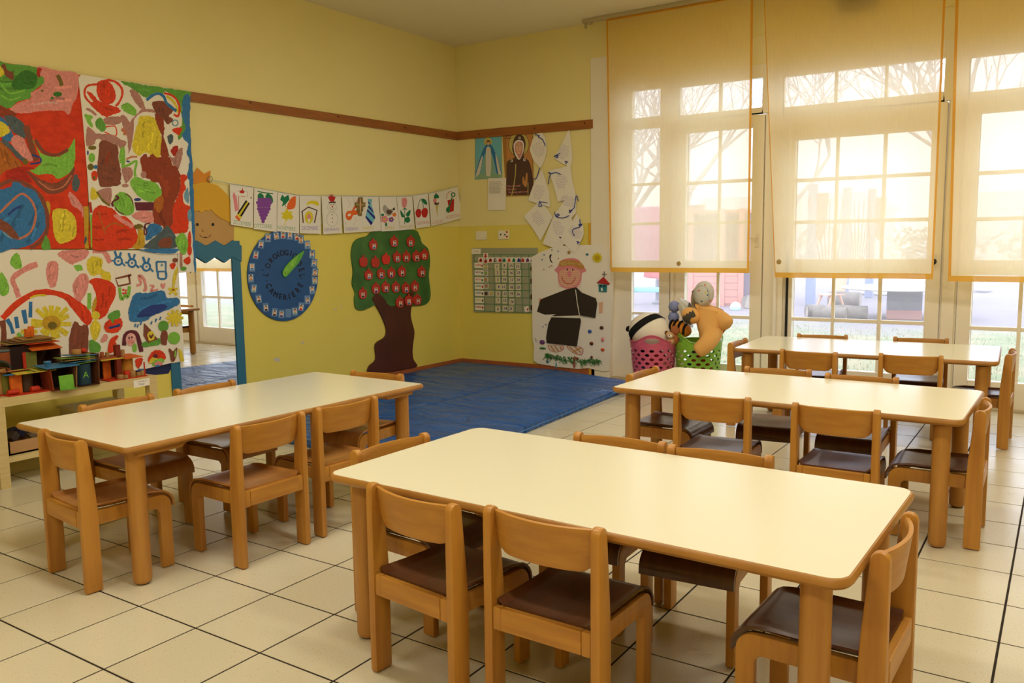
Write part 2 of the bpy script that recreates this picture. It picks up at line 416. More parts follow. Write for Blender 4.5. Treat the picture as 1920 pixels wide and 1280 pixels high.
sz = lambda z: CAM.z + (z - CAM.z) * kf
def leaf(name, x0, x1, z0, z1, cols, rows, muntin=.026, handle=None):
    """a glazed leaf: stiles and rails around the light, muntins, one pane per opening"""
    o = bpy.data.objects.new(name, None); COL.objects.link(o); struct(o)
    X0, X1, Z0, Z1 = sx(x0), sx(x1), max(sz(z0), .012), sz(z1)
    cs = [(sx(a), sx(b)) for a, b in cols]
    groups = []
    for a, b in rows:                                    # rows top to bottom; a gap over 8 cm is a rail
        a, b = sz(a), sz(b)
        if groups and groups[-1][0][0] - b < .06: groups[-1].insert(0, (a, b))
        else: groups.append([(a, b)])
    fr = MB(); ca, cb = cs[0][0], cs[-1][1]
    fr.box(X0, FY, Z0, ca, FY + .06, Z1).box(cb, FY, Z0, X1, FY + .06, Z1)
    zs = [Z1] + [q for g in groups for q in (g[-1][1], g[0][0])] + [Z0]
    for k in range(0, len(zs), 2): fr.box(ca, FY, zs[k + 1], cb, FY + .06, zs[k])
    fr.build('frame', WHITE, o, bevel=.006)
    for g in groups:
        lo, hi = g[0][0], g[-1][1]
        for (a, b), (c, d) in zip(cs, cs[1:]): MB().box(b, FY + .015, lo, c, FY + .045, hi).build('muntin', WHITE, o, bevel=.004)
        for (a, b), (c, d) in zip(g, g[1:]):
            for ua, ub in cs: MB().box(ua, FY + .016, b, ub, FY + .044, c).build('muntin', WHITE, o, bevel=.004)
        for a, b in g:
            for ua, ub in cs: MB().box(ua - .006, FY + .028, a - .006, ub + .006, FY + .033, b + .006).build('pane', GLASS, o)
    if handle:
        hx, hz = sx(handle[0]), sz(handle[1])
        h = MB().box(hx - .014, FY - .008, hz - .06, hx + .014, FY, hz + .06).build('handle_plate', mat('white_handle', 'e6ddca', .35), o, bevel=.004)
        if handle[2] > 0: MB().tube([(hx, FY - .008, hz), (hx, FY - .04, hz)], .010, 10).ell((hx, FY - .05, hz), (.024, .018, .024)).build('handle', DARK, o, smooth=True)
        else: MB().tube([(hx, FY - .008, hz + .02), (hx, FY - .05, hz + .02), (hx + handle[2] * .10, FY - .055, hz + .02)], .009, 10).build('handle', mat('white_handle', 'e6ddca', .35), o, smooth=True)
    return o
ROW = [(1.84, 2.265), (1.48, 1.81), (1.14, 1.455), (.655, 1.03), (.22, .625)]
leaf('window_1', 1.815, 2.405, 0, 2.78, [(2.025, 2.305)], [(2.44, 2.685), (1.85, 2.34), (1.49, 1.825), (1.14, 1.465), (.655, 1.03), (.23, .63)])
leaf('window_2', 2.412, 3.335, 2.375, 2.78, [(2.487, 2.842), (2.872, 3.232)], [(2.425, 2.67)])
leaf('door_1', 2.465, 3.252, .01, 2.365, [(2.553, 2.846), (2.872, 3.152)], ROW, handle=(3.205, 1.31, -1))
leaf('window_3', 3.342, 4.665, 2.335, 2.78, [(3.405, 3.803), (3.828, 4.178), (4.203, 4.603)], [(2.405, 2.652)])
leaf('door_2', 3.452, 4.632, .01, 2.328, [(3.512, 3.83), (3.856, 4.186), (4.215, 4.53)], [(1.815, 2.13), (1.47, 1.785), (1.15, 1.44), (.66, 1.03), (.235, .63)], handle=(4.585, 1.13, 1))
leaf('window_4', 4.672, 5.99, 2.335, 2.78, [(4.768, 5.112), (5.14, 5.49), (5.515, 5.9)], [(2.38, 2.63)])
leaf('door_3', 4.752, 5.95, .01, 2.328, [(4.848, 5.155), (5.182, 5.50), (5.526, 5.83)], [(1.80, 2.22), (1.46, 1.77), (1.14, 1.43), (.64, 1.03), (.225, .61)])
for n, (a, b) in enumerate([(2.407, 2.462), (3.256, 3.448), (4.636, 4.748)]):
    q = struct(MB().box(sx(a), FY + .012, 0, sx(b), FY + .075, sz(2.37) if n != 0 else sz(2.372)).box(sx(a) + .012, FY - .012, 0, sx(b) - .012, FY + .02, sz(2.335)).build('trim_%d' % (6 + n), WHITE, bevel=.005))
struct(MB().box(3.352, .0, .0, 3.375, .05, 2.3).build('trim_9', mat('white_cord_cover', 'f4eee6', .3), bevel=.006))
struct(MB().box(sx(3.462), FY - .01, .03, sx(3.482), FY - .001, 1.2).build('trim_10', DARK))
struct(MB().box(1.8, -.0, -.005, 6.0, .16, .012).build('trim_11', mat('stone_threshold', 'b9a98c', .5)))

# ------------------------------------------------------------------ roller blinds of thin yellow cloth
def cloth(key, tr, tl, df, ctl, cdf):
    m = bpy.data.materials.new(key); m.use_nodes = True; nt = m.node_tree; nt.nodes.clear()
    o = nt.nodes.new('ShaderNodeOutputMaterial')
    t = nt.nodes.new('ShaderNodeBsdfTransparent'); t.inputs[0].default_value = rgb('fffaf0')
    l = nt.nodes.new('ShaderNodeBsdfTranslucent'); l.inputs[0].default_value = rgb(ctl)
    d = nt.nodes.new('ShaderNodeBsdfDiffuse'); d.inputs[0].default_value = rgb(cdf)
    a = nt.nodes.new('ShaderNodeMixShader'); a.inputs[0].default_value = df / (df + tl)
    nt.links.new(l.outputs[0], a.inputs[1]); nt.links.new(d.outputs[0], a.inputs[2])
    b = nt.nodes.new('ShaderNodeMixShader')
    tc = nt.nodes.new('ShaderNodeTexCoord'); mp = nt.nodes.new('ShaderNodeMapping'); mp.inputs['Scale'].default_value = (60, 60, 4)
    n = nt.nodes.new('ShaderNodeTexNoise'); n.inputs['Scale'].default_value = 3; nt.links.new(tc.outputs['Object'], mp.inputs[0]); nt.links.new(mp.outputs[0], n.inputs['Vector'])
    r = nt.nodes.new('ShaderNodeMapRange'); r.inputs[3].default_value = 1 - tr - .05; r.inputs[4].default_value = 1 - tr + .05; nt.links.new(n.outputs['Fac'], r.inputs[0])
    nt.links.new(r.outputs[0], b.inputs[0])
    nt.links.new(t.outputs[0], b.inputs[1]); nt.links.new(a.outputs[0], b.inputs[2]); nt.links.new(b.outputs[0], o.inputs[0])
    return m
CLOTH = cloth('thin_yellow_cloth', .25, .76, .30, 'fff8d8', 'f6c443')
HEM = cloth('orange_hem_cloth', .06, .5, .5, 'f2bc50', 'e2a238')
BTN = mat('wooden_button', 'b09458', .4)
def blind(label, T0, T1, B0, B1, zt, zb, hem0, hem1, btn, folds=()):
    y0 = -.15
    th = thing('roller_blind', label, 'blind', ((T0 + T1) / 2, y0, zt)); inv = Matrix.Translation((-(T0 + T1) / 2, -y0, -zt))
    def P(u, v, off=0):
        s = v ** 1.0
        x = (T0 + (B0 - T0) * s) * (1 - u) + (T1 + (B1 - T1) * s) * u
        z = zt + (zb - zt) * v
        y = y0 + .012 * math.sin(u * 9 + v * 1.3) * v + .006 * math.sin(u * 23 + 2) * (.3 + v)
        for fu, amp, wd in folds: y += -amp * math.exp(-((u - fu) / wd) ** 2) * (.3 + .7 * v)
        return inv @ Vector((x, y - off, z))
    hv = 1 - .042 / (zt - zb)
    MB().grid(lambda u, v: P(u, v * hv), 40, 24).build('cloth', CLOTH, th, smooth=True)
    MB().grid(lambda u, v: P(u, hv + (1 - hv) * v), 40, 2).build('bottom_hem', HEM, th, smooth=True)
    wid = abs(T1 - T0)
    for k, a in ((0, hem0), (1, hem1)):
        if a: MB().grid(lambda u, v: P((u * a / wid) if k == 0 else 1 - (1 - u) * a / wid, v * hv, .002), 2, 24).build('side_hem', HEM, th, smooth=True)
    MB().grid(lambda u, v: P(u, v * .035 / (zt - zb), .003), 40, 1).build('top_hem', HEM, th, smooth=True)
    for bu, bz in btn:
        v = (zt - bz) / (zt - zb); c = P(bu, v, .012)
        MB().lathe([(0, -.005), (.017, -.004), (.021, 0), (.017, .004), (0, .005)], 14, c, M=Matrix.Rotation(R(90), 3, 'X')).build('button', BTN, th, smooth=True)
    return th
blind('yellow cloth blind with orange edges nearest the corner, hanging over the toy baskets', 1.838, 3.182, 1.872, 3.196, 3.335, 1.035, .016, .02, [(.52, 1.115)])
blind('pale yellow cloth blind hanging before the middle door, two free neighbours beside it', 3.265, 4.60, 3.405, 4.602, 3.335, 1.0, .008, .016, [(.035, 1.13)], [(.14, .02, .02), (.63, .02, .015)])
blind('pale yellow cloth blind cut by the right edge of the photo', 4.66, 6.02, 4.70, 6.03, 3.335, .985, .02, .02, [], [(.3, .015, .03)])
t = thing('curtain_rail', 'grey metal curtain track under the ceiling above the yellow blinds', 'rail', (3.9, -.15, 3.345))
MB().box(-2.3, -.02, -.028, 2.2, .02, .006).build('track', mat('grey_aluminium', 'c4b898', .4, .5, .5), t, bevel=.003)
MB().box(-2.285, -.01, -.075, -2.265, .01, -.028).box(-2.25, -.012, -.05, -2.21, .012, -.028).build('end_bracket', mat('grey_aluminium', 'c4b898', .4, .5, .5), t, bevel=.002)
a, b = BACK.at(1612, 4)
t = thing('emergency_light', 'grey box lamp on the wall, seen dimly through the top of the middle blind', 'lamp', (a, -.02, b))
MB().box(-.14, -.07, -.07, .14, 0, .09).build('housing', mat('grey_plastic', '565c56', .5), t, bevel=.01)
MB().box(-.12, -.075, -.05, .12, -.07, .07).build('lens', mat('grey_lens', '6c726c', .3), t)
for n, (lx, ly) in enumerate(FILL_LAMPS):  # housings modelled around the added fill lights
    f = thing('unseen_fill_lamp', 'white ceiling lamp above the picture, %s row from the windows, %s' % (('first', 'second', 'third')[n // 2], ('wall side', 'inner side')[n % 2]), 'lamp', (lx, ly, 3.352), group='ceiling lamps out of the picture')
    MB().box(-.68, -.17, -.07, .68, .17, 0).build('housing', WHITE, f, bevel=.01)
    MB().box(-.65, -.14, -.078, .65, .14, -.07).build('diffuser', mat('lit_diffuser', 'fff0d0', .4, emit=1.5), f)
# ------------------------------------------------------------------ tables
TABLE_TOP = mat('cream_laminate', 'e8e2c6', .2, .5)
EDGE = wood_mat('varnished_table_edge', 'b07c3a', '966428', (6, 6, 6))
LEGM = wood_mat('varnished_leg', 'ba843c', 'a26c30', (30, 30, 3))
def rrect(L, W, r, n=6):
    return [(sx_ * (L / 2 - r) + r * math.cos(a0 + k * math.pi / 2 / n), sy_ * (W / 2 - r) + r * math.sin(a0 + k * math.pi / 2 / n))
            for sx_, sy_, a0 in ((1, 1, 0), (-1, 1, math.pi / 2), (-1, -1, math.pi), (1, -1, 1.5 * math.pi)) for k in range(n + 1)]
TH = .571
TABLES = []
def table(label, corners, r, plate=False):
    P = [Vector(c) for c in corners]; c = sum(P, Vector((0, 0))) / 4
    d = (P[1] - P[0]) + (P[2] - P[3]); L = d.length / 2; W = ((P[3] - P[0]).length + (P[2] - P[1]).length) / 2
    t = thing('classroom_table', label, 'table', (c.x, c.y, 0), math.atan2(d.y, d.x), 'low cream classroom tables')
    TABLES.append((c.copy(), math.atan2(d.y, d.x), L / 2 + .007, W / 2 + .007))
    e = .007
    mb = MB(); lv = [(TH - .03, .008), (TH - .026, .001), (TH - .018, -e), (TH - .008, -e), (TH - .0015, -.002), (TH - .0008, .003)]
    rings = [[(x, y, z) for x, y in rrect(L - 2 * o, W - 2 * o, max(r - o, .004))] for z, o in lv]
    n = len(rings[0]); mb.add([p for q in rings for p in q], [(i * n + k, i * n + (k + 1) % n, (i + 1) * n + (k + 1) % n, (i + 1) * n + k) for i in range(len(rings) - 1) for k in range(n)] + [list(range(n - 1, -1, -1)), list(range((len(rings) - 1) * n, len(rings) * n))])
    mb.build('tabletop_edge', EDGE, t, smooth=True)
    MB().prism(rrect(L - .005, W - .005, r), lambda u, v, q: Vector((u, v, q)), TH - .001, TH).build('laminate_top', TABLE_TOP, t)
    a = .083
    for sx_ in (-1, 1):
        for sy_ in (-1, 1):
            x, y = sx_ * (L / 2 - a), sy_ * (W / 2 - a)
            MB().lathe([(0, .004), (.026, .004), (.034, .012), (.036, .022), (.036, TH - .04)], 24, (x, y, 0)).build('leg', LEGM, t, smooth=True)
            MB().lathe([(.024, 0), (.024, .006)], 16, (x, y, 0)).build('foot_pad', DARK, t)
            MB().lathe([(.033, TH - .041), (.033, TH - .029)], 16, (x, y, 0)).build('leg_collar', mat('dark_leg_gap', '2a2018', .6), t)  # dark plug imitates the shaded gap between leg and top
            if plate:
                MB().prism([(x - sx_ * .19, TH - .03), (x + sx_ * .02, TH - .03), (x + sx_ * .02, TH - .05), (x - sx_ * .165, TH - .05)], lambda u, v, q: Vector((u, q, v)), y - .03, y + .062 if sy_ > 0 else y - .062).build('leg_plate', EDGE, t, bevel=.002)
    return t
tA = [(1.768, -3.759), (1.707, -5.424), (2.565, -5.474), (2.595, -3.777)]
table('cream topped table by the left wall, its long side running toward the picture corner', tA, .018, True)
table('cream topped wooden table nearest the camera, largest of the four', [(3.448, -5.311), (5.083, -5.361), (5.108, -4.534), (3.496, -4.504)], .045)
table('cream topped wooden table between the nearest table and the window table', [(3.526, -3.393), (5.129, -3.408), (5.137, -2.614), (3.541, -2.57)], .035)
table('cream topped wooden table farthest back, right in front of the glazed doors', [(3.561, -1.562), (5.139, -1.485), (5.087, -0.644), (3.489, -0.704)], .035)

# ------------------------------------------------------------------ chairs: origin on the floor between the back posts, +y where the sitter looks
def chair_proto(label, seatm, group):
    t = thing('school_chair', label, 'chair', group=group)
    for s in (-1, 1):
        x = s * .168
        prof = [(-.034, 0), (.030, 0), (.031, .30), (.026, .40), (.010, .575)]
        n = 8; cyy, czz, rr = -.011, .583, .0215
        top = [(cyy + rr * math.cos(math.pi * k / n), czz + rr * math.sin(math.pi * k / n)) for k in range(n + 1)]
        prof = [(-.034, .004), (.030, .004), (.031, .30), (.026, .40)] + top + [(-.033, .40)]
        MB().prism(prof, lambda u, v, q: Vector((q, u, v)), x - .014, x + .014).build('back_post', BEECH, t, smooth=True, bevel=.006, seg=2)
        xi = s * .1395; Y = .335; ro = .048
        arc = [(Y - ro + ro * math.cos(a), .314 - ro + ro * math.sin(a)) for a in [math.pi / 2 * k / 6 for k in range(7)]]
        side = [(-.030, .256), (.27, .258), (.285, .243), (.285, .004), (Y, .004)] + arc + [(-.009, .314), (-.010, .3235), (-.030, .3235)]
        MB().prism(side, lambda u, v, q: Vector((q, u, v)), xi - .0135, xi + .0135).build('front_leg', BEECH, t, smooth=True, bevel=.0045, seg=2)
    # seat: dished ply that rolls down at the front
    path = [(-.009, .321), (.03, .320), (.10, .318), (.18, .318), (.25, .3195), (.29, .320)] + [(.2945 + .047 * math.sin(R(a)), .273 + .047 * math.cos(R(a))) for a in (15, 35, 55, 75, 90)] + [(.3418, .266), (.3418, .258)]
    nu = 16; vs = []
    for j, (y, z) in enumerate(path):
        for i in range(nu + 1):
            x = -.1525 + .305 * i / nu; f = max(0, 1 - max(0, y - .24) / .09)
            e = abs(x) / .1525
            lip = .015 * max(0, (e - .86) / .14) ** 1.5 * f if j < 9 else 0
            dish = -.008 * math.exp(-((x / .085) ** 2 + ((y - .13) / .085) ** 2))
            vs.append((x, y, z + lip + (dish if j < 7 else 0)))
    W = nu + 1
    MB().add(vs, [(j * W + i, j * W + i + 1, (j + 1) * W + i + 1, (j + 1) * W + i) for j in range(len(path) - 1) for i in range(nu)]).build('seat', seatm, t, smooth=True, thick=-.008, ang=60)
    MB().box(-.126, -.032, .258, .126, -.009, .323).build('rear_rail', BEECH_H, t, bevel=.004)
    def B(u, v):
        x = -.156 + .312 * u; e = abs(x) / .156
        lo = .474 + .034 * max(0, (e - .72) / .28) ** 2; hi = .594
        z = lo + (hi - lo) * v
        return Vector((x, .004 - .032 * (1 - e * e) - .016 * (z - .474) / .12, z))
    MB().grid(B, 20, 5).build('backrest', BEECH_H, t, smooth=True, thick=.011, bevel=.002, ang=50)
    for c_ in t.children:
        for v_ in c_.data.vertices: v_.co.z *= .989
    return t
HZ_NEAR, HZ_FAR = .603, .594
CH = [
 # label, seen-left post top px, seen-right post top px, seat light?, facing (degrees the sitter looks along in plan)
 ('school chair at the near short end of the left table, dark bench leg behind it', (85, 806), (147, 826), 1, 90),
 ('reddish seated school chair on the aisle side of the left table, nearer of the two', (440, 795), (563, 768), 1, 180),
 ('school chair on the aisle side of the left table, farther of the two', (597, 760), (697, 740), 1, 180),
 ('school chair on the wall side of the left table, nearer the bench with the models', (177, 762), (295, 742), 1, 0),
 ('school chair on the wall side of the left table, in front of the king mirror', (345, 732), (448, 714), 1, 0),
 ('school chair at the far short end of the left table, on the blue mat', (640, 700), (722, 707), 1, -90),
 ('dark seated school chair at the front of the nearest table, left of the two', (706, 898), (856, 938), 0, 90),
 ('dark seated school chair at the front of the nearest table, right of the two', (918, 943), (1125, 985), 0, 90),
 ('school chair at the left short end of the nearest table', (670, 845), (798, 812), 0, 0),
 ('school chair at the right short end of the nearest table, its back bowed outward', (1644, 1030), (1702, 953), 0, 180),
 ('school chair behind the nearest table, left of the two whose backs just show', (1084, 812), (1238, 830), 0, -90),
 ('school chair behind the nearest table, right of the two whose backs just show', (1262, 835), (1440, 855), 0, -90),
 ('school chair on the near side of the middle table, left of the two', (1272, 732), (1400, 742), 0, 90),
 ('school chair on the near side of the middle table, right one with a shiny seat', (1496, 752), (1640, 765), 0, 90),
 ('school chair at the left short end of the middle table, before the pink basket', (1185, 700), (1237, 684), 0, 0),
 ('school chair at the right short end of the middle table', (1838, 770), (1850, 740), 0, 180),
 ('school chair on the far side of the middle table, left of the two', (1402, 687), (1516, 693), 0, -90),
 ('school chair on the far side of the middle table, right of the two', (1556, 700), (1676, 708), 0, -90),
 ('school chair on the near side of the window table, left of the two', (1468, 652), (1566, 658), 0, 90),
 ('school chair on the near side of the window table, right of the two', (1655, 660), (1762, 664), 0, 90),
 ('school chair at the left short end of the window table, beside the green basket', (1373, 640), (1397, 632), 0, 0),
 ('school chair at the right short end of the window table, seen edge-on', (1881, 662), (1889, 650), 0, 180),
 ('school chair between the window table and the glass doors, left of the two', (1499, 626), (1585, 628), 0, -90),
 ('school chair between the window table and the glass doors, right of the two', (1680, 632), (1774, 634), 0, -90),
]
NUDGE = {'school chair at the left short end of the nearest table': (-.03, .025), 'dark seated school chair at the front of the nearest table, left of the two': (0, -.015), 'school chair at the right short end of the window table, seen edge-on': (.03, 0)}
protos = {}
for label, a, b, light, face in CH:
    HZ = HZ_FAR if ('wall side' in label or 'far ' in label or 'behind' in label or 'between' in label) else HZ_NEAR; A, B = ground(*a, HZ), ground(*b, HZ); mid = (A + B) / 2; d = B - A
    ang = math.degrees(math.atan2(d.y, d.x))           # direction of the seat's width
    rz = min((ang + k * 180 for k in (-1, 0, 1, 2)), key=lambda q: abs((q + 90 - face + 180) % 360 - 180))
    want = face - 90
    dv = (rz - want + 180) % 360 - 180
    rz = want + max(-7, min(7, dv))
    f = Vector((math.cos(R(rz + 90)), math.sin(R(rz + 90)), 0))
    nx, ny = NUDGE.get(label, (0, 0)); loc = (mid.x + f.x * .011 + nx, mid.y + f.y * .011 + ny, 0)
    def hits(p):                                          # does the front of a back post stand inside a tabletop?
        for k in (-.182, -.154, .154, .182):
            for j in (-.036, .014):
                q = Vector((p[0] + f.x * j + f.y * k, p[1] + f.y * j - f.x * k))
                for tc, ta, hl, hw in TABLES:
                    v = q - tc; a_, b_ = v.x * math.cos(ta) + v.y * math.sin(ta), -v.x * math.sin(ta) + v.y * math.cos(ta)
                    if abs(a_) < hl + .003 and abs(b_) < hw + .003: return True
        return False
    n_ = 0
    while hits(loc) and n_ < 60: loc = (loc[0] - f.x * .004, loc[1] - f.y * .004, 0); n_ += 1
    grp = 'small beech school chairs'
    if light not in protos:
        protos[light] = chair_proto(label, SEAT_R if light else SEAT_D, grp)
        protos[light].location = loc; protos[light].rotation_euler = (0, 0, R(rz))
    else: dup(protos[light], loc, R(rz), label)
# ------------------------------------------------------------------ big finger paintings on the left wall
def pts_at(fr, d, pts, k=(0, 0, 1)): return [fr.at(k[0] + x * k[2], k[1] + y * k[2], d) for x, y in pts]
POSTER = mat('thick_poster_paper', 'ece4d6', .7, .2)

# lower painting (hangs behind the other two)
t = tag(sheet(LEFT, pts_at(LEFT, .022, [(-60, 467), (120, 468), (333, 470), (338, 560), (344, 640), (345, 677), (318, 681), (270, 692), (150, 708), (0, 732), (-60, 742)]), .022, 'finger_painting', POSTER), 'white finger painting with blue cloud, sunflower and red arch, above the model houses', 'painting', 'big finger paintings on the left wall')
D = Draw(LEFT, .022, paint).src(0, 460, .23433)
D.p('L', [(80, 140), (110, 70), (150, 70), (175, 175), (120, 185)]).s('K', [(300, 150), (220, 180), (105, 260), (125, 340), (150, 415)], 45)
D.p('K', [(370, 180), (395, 130), (460, 135), (465, 240), (440, 330), (400, 330), (370, 260)]).p('L', [(0, 230), (25, 225), (70, 320), (60, 390), (0, 390)])
D.p('K', [(460, 70), (520, 40), (700, 35), (690, 100), (600, 140), (570, 155), (500, 110)]).s('K', [(740, 45), (830, 50), (880, 140)], 40)
D.p('Y', [(695, 130), (740, 90), (820, 110), (820, 190), (880, 220), (885, 285), (830, 290), (800, 235), (740, 245), (700, 200)]).p('L', [(590, 165), (640, 155), (665, 190), (620, 205)])
D.p('K', [(590, 290), (650, 225), (700, 240), (705, 330), (650, 450), (610, 440), (580, 350)])
D.p('R', [(710, 285), (790, 260), (910, 310), (925, 400), (880, 490), (860, 540), (800, 590), (740, 560), (770, 430), (745, 330)])
D.s('R', [(20, 585), (120, 480), (240, 400), (340, 372), (460, 385), (560, 430), (650, 510), (730, 600)], 48).p('R', [(560, 410), (700, 500), (735, 600), (690, 635), (620, 560), (530, 440)]).s('Y', [(240, 420), (300, 400), (370, 400)], 16)
D.p('y', [(735, 490), (770, 410), (765, 500), (740, 560)]).s('L', [(715, 380), (712, 510)], 32).e('Y', 765, 560, 35, 35).p('Y', [(725, 640), (760, 595), (805, 640), (790, 720), (755, 765), (725, 700)])
for q, wd in (([(55, 590), (85, 640), (105, 705)], 32), ([(128, 570), (140, 662)], 32), ([(188, 515), (207, 625)], 36), ([(245, 450), (242, 575)], 30)): D.s('U', q, wd)
for x, y in [(250, 600), (290, 510), (350, 490), (410, 480), (470, 490), (540, 500), (550, 560), (570, 630), (540, 710), (470, 740), (430, 770), (360, 740), (330, 700), (250, 640)]: D.s('Y', [(410, 625), (x, y)], 40)
D.e('y', 410, 620, 75, 60).e('o', 418, 640, 38, 30)
for x, y in [(90, 755), (140, 700), (195, 670), (250, 675), (295, 735)]: D.s('L', [(212, 790), (x, y)], 32)
for x, y in [(130, 740), (180, 690), (285, 690)]: D.e('Y', x, y, 16, 20)
D.p('B', [(550, 780), (580, 630), (620, 615), (640, 640), (705, 650), (700, 860), (690, 890), (570, 890)]).s('B', [(15, 600), (30, 700), (20, 870)], 45).s('r', [(60, 840), (85, 890), (95, 970)], 40).e('K', 110, 815, 26, 24)
D.s('B', [(1050, 235), (925, 265), (945, 325), (1040, 305), (1030, 240)], 16, False).s('L', [(955, 335), (970, 430), (1000, 400), (1022, 412), (1035, 325)], 24)
for x, y in [(985, 355), (1005, 360), (985, 383), (1003, 380)]: D.e('R', x, y, 9, 9)
for x, y in [(945, 125), (1055, 140), (1170, 170)]:
    D.s('U', [(x - 28, y - 80), (x - 8, y - 20)], 18, False).s('U', [(x + 22, y - 70), (x + 8, y - 20)], 18, False)
    D.s('U', [(x + 30 * math.cos(a), y + 32 * math.sin(a)) for a in [k * .785 for k in range(8)]], 15, True, True).e('U', x, y, 8, 8).s('U', [(x - 55, y - 5), (x - 30, y)], 13).s('U', [(x + 28, y + 10), (x + 55, y + 40)], 13)
D.s('U', [(1250, 130), (1325, 130), (1325, 208), (1255, 208)], 16, False, True).s('U', [(1262, 210), (1268, 262), (1325, 262), (1325, 210)], 16).s('u', [(1285, 165), (1300, 150)], 16)
D.p('R', [(1360, 150), (1400, 140), (1395, 185), (1370, 185)]).e('B', 1400, 118, 22, 18).p('Y', [(1375, 300), (1395, 210), (1420, 175), (1400, 300), (1380, 310)])
for x, y in [(1345, 345), (1420, 345), (1352, 388), (1412, 398), (1385, 315)]: D.s('Y', [(1385, 355), (x, y)], 20)
D.e('O', 1385, 355, 13, 9).s('K', [(1090, 320), (1125, 305), (1110, 240), (1150, 270), (1165, 350), (1145, 355)], 20).s('K', [(1195, 320), (1228, 325), (1205, 362), (1262, 352)], 15).p('K', [(1282, 310), (1296, 302), (1302, 312), (1320, 298), (1320, 325), (1300, 348)])
D.p('U', [(1030, 500), (1080, 385), (1180, 380), (1300, 360), (1340, 420), (1420, 420), (1430, 470), (1390, 490), (1330, 520), (1220, 560), (1170, 600), (1050, 610), (1030, 570)]).p('N', [(1090, 570), (1180, 490), (1300, 470), (1330, 500), (1200, 565)])
for x, y in [(1085, 625), (1105, 630), (1130, 610), (1215, 605), (1250, 585), (1285, 570)]: D.s('U', [(x, y), (x - 10, y + 26)], 11)
D.p('R', [(830, 650), (860, 600), (920, 570), (970, 590), (975, 650), (930, 695), (860, 695)]).s('N', [(870, 660), (920, 648), (960, 635)], 20).p('G', [(860, 560), (920, 520), (960, 530), (950, 580), (915, 590), (905, 625), (885, 600)])
D.s('V', [(990, 800), (1000, 720), (1050, 692), (1095, 715), (1130, 850)], 32).e('k', 1045, 752, 42, 52).e('V', 1030, 740, 7, 10).e('V', 1052, 735, 7, 10).e('K', 1042, 770, 26, 20).e('L', 1075, 818, 18, 36)
D.p('G', [(1135, 780), (1200, 760), (1270, 740), (1275, 790), (1150, 812)]).p('B', [(1145, 720), (1150, 620), (1200, 670), (1260, 750), (1180, 780)], False).p('Y', [(1180, 700), (1222, 690), (1232, 745), (1190, 762)]).s('V', [(1195, 715), (1205, 740), (1220, 710)], 12)
D.e('G', 1305, 645, 42, 45).p('B', [(1290, 690), (1335, 690), (1330, 790), (1285, 780)]).e('L', 1390, 740, 50, 50)
for k in range(10): D.s('Y', [(1395, 580), (1395 + 70 * math.cos(k * .63), 580 + 68 * math.sin(k * .63))], 22)
D.e('Y', 1395, 580, 45, 40).p('R', [(1180, 910), (1215, 850), (1260, 835), (1300, 848), (1327, 895), (1300, 920), (1240, 900), (1195, 930)]).p('Y', [(1190, 940), (1215, 895), (1260, 905), (1240, 935)]).p('L', [(1220, 930), (1290, 900), (1312, 930), (1270, 935), (1225, 965)]).e('K', 1265, 945, 34, 18).e('V', 1240, 885, 20, 16).s('U', [(1240, 965), (1275, 960)], 14)
D.p('B', [(1350, 820), (1380, 845), (1415, 815), (1405, 900), (1380, 930), (1360, 900)]).s('L', [(1402, 840), (1398, 890)], 14).p('Y', [(1425, 830), (1450, 850), (1468, 925), (1440, 915)])
D.p('R', [(860, 850), (880, 750), (945, 720), (920, 770), (930, 790), (905, 850)]).p('K', [(805, 770), (830, 710), (860, 720), (850, 760)]).p('G', [(710, 770), (740, 755), (800, 800), (790, 850), (720, 850)]).p('R', [(1085, 910), (1140, 905), (1110, 980), (1085, 960)])
D.build('painted_picture', t)

# upper left painting
t = tag(sheet(LEFT, pts_at(LEFT, .026, [(-60, 106), (0, 116), (152, 141), (160, 250), (169, 466), (-60, 467)]), .026, 'finger_painting', mat('red_painted_paper', 'dc3e18', .6, .25, var=.7, vscale=(20, 20, 30), vcol='bc2c14')), 'red and green finger painting with a blue disc and a yellow oval', 'painting', 'big finger paintings on the left wall')
D = Draw(LEFT, .026, paint).src(0, 100, .15625)
D.p('K', [(430, 165), (700, 205), (935, 250), (925, 500), (870, 620), (830, 735), (760, 690), (640, 690), (500, 690), (310, 720), (120, 690), (200, 600), (370, 540), (360, 480), (500, 380)]).s('k', [(400, 620), (560, 590), (700, 600)], 20)
D.p('G', [(-100, 75), (60, 112), (430, 172), (440, 260), (520, 290), (515, 360), (430, 430), (370, 480), (360, 540), (210, 580), (110, 660), (-60, 590)]).p('g', [(190, 280), (300, 200), (440, 260), (420, 400), (330, 430), (220, 440), (140, 390)]).s('L', [(20, 380), (120, 480), (300, 440)], 25).s('L', [(10, 500), (120, 560), (250, 520)], 22)
D.p('B', [(10, 170), (50, 120), (90, 200), (160, 240), (150, 320), (90, 290), (40, 230)]).p('Y', [(-100, 130), (20, 170), (40, 260), (-100, 300)]).s('o', [(690, 260), (725, 330), (740, 390)], 42).e('g', 690, 490, 55, 30).e('g', 625, 535, 18, 16).e('o', 505, 450, 18, 14).p('r', [(450, 178), (515, 187), (490, 215), (470, 290), (445, 250)])
D.p('b', [(-100, 590), (120, 680), (200, 740), (100, 765), (-100, 750)]).p('D', [(50, 760), (150, 750), (290, 850), (300, 1020), (200, 970), (120, 900)]).p('U', [(-60, 770), (40, 780), (150, 960), (170, 1010), (90, 1070), (30, 1020), (-60, 900)]).p('Y', [(-60, 820), (40, 830), (120, 930), (30, 1000), (-60, 980)])
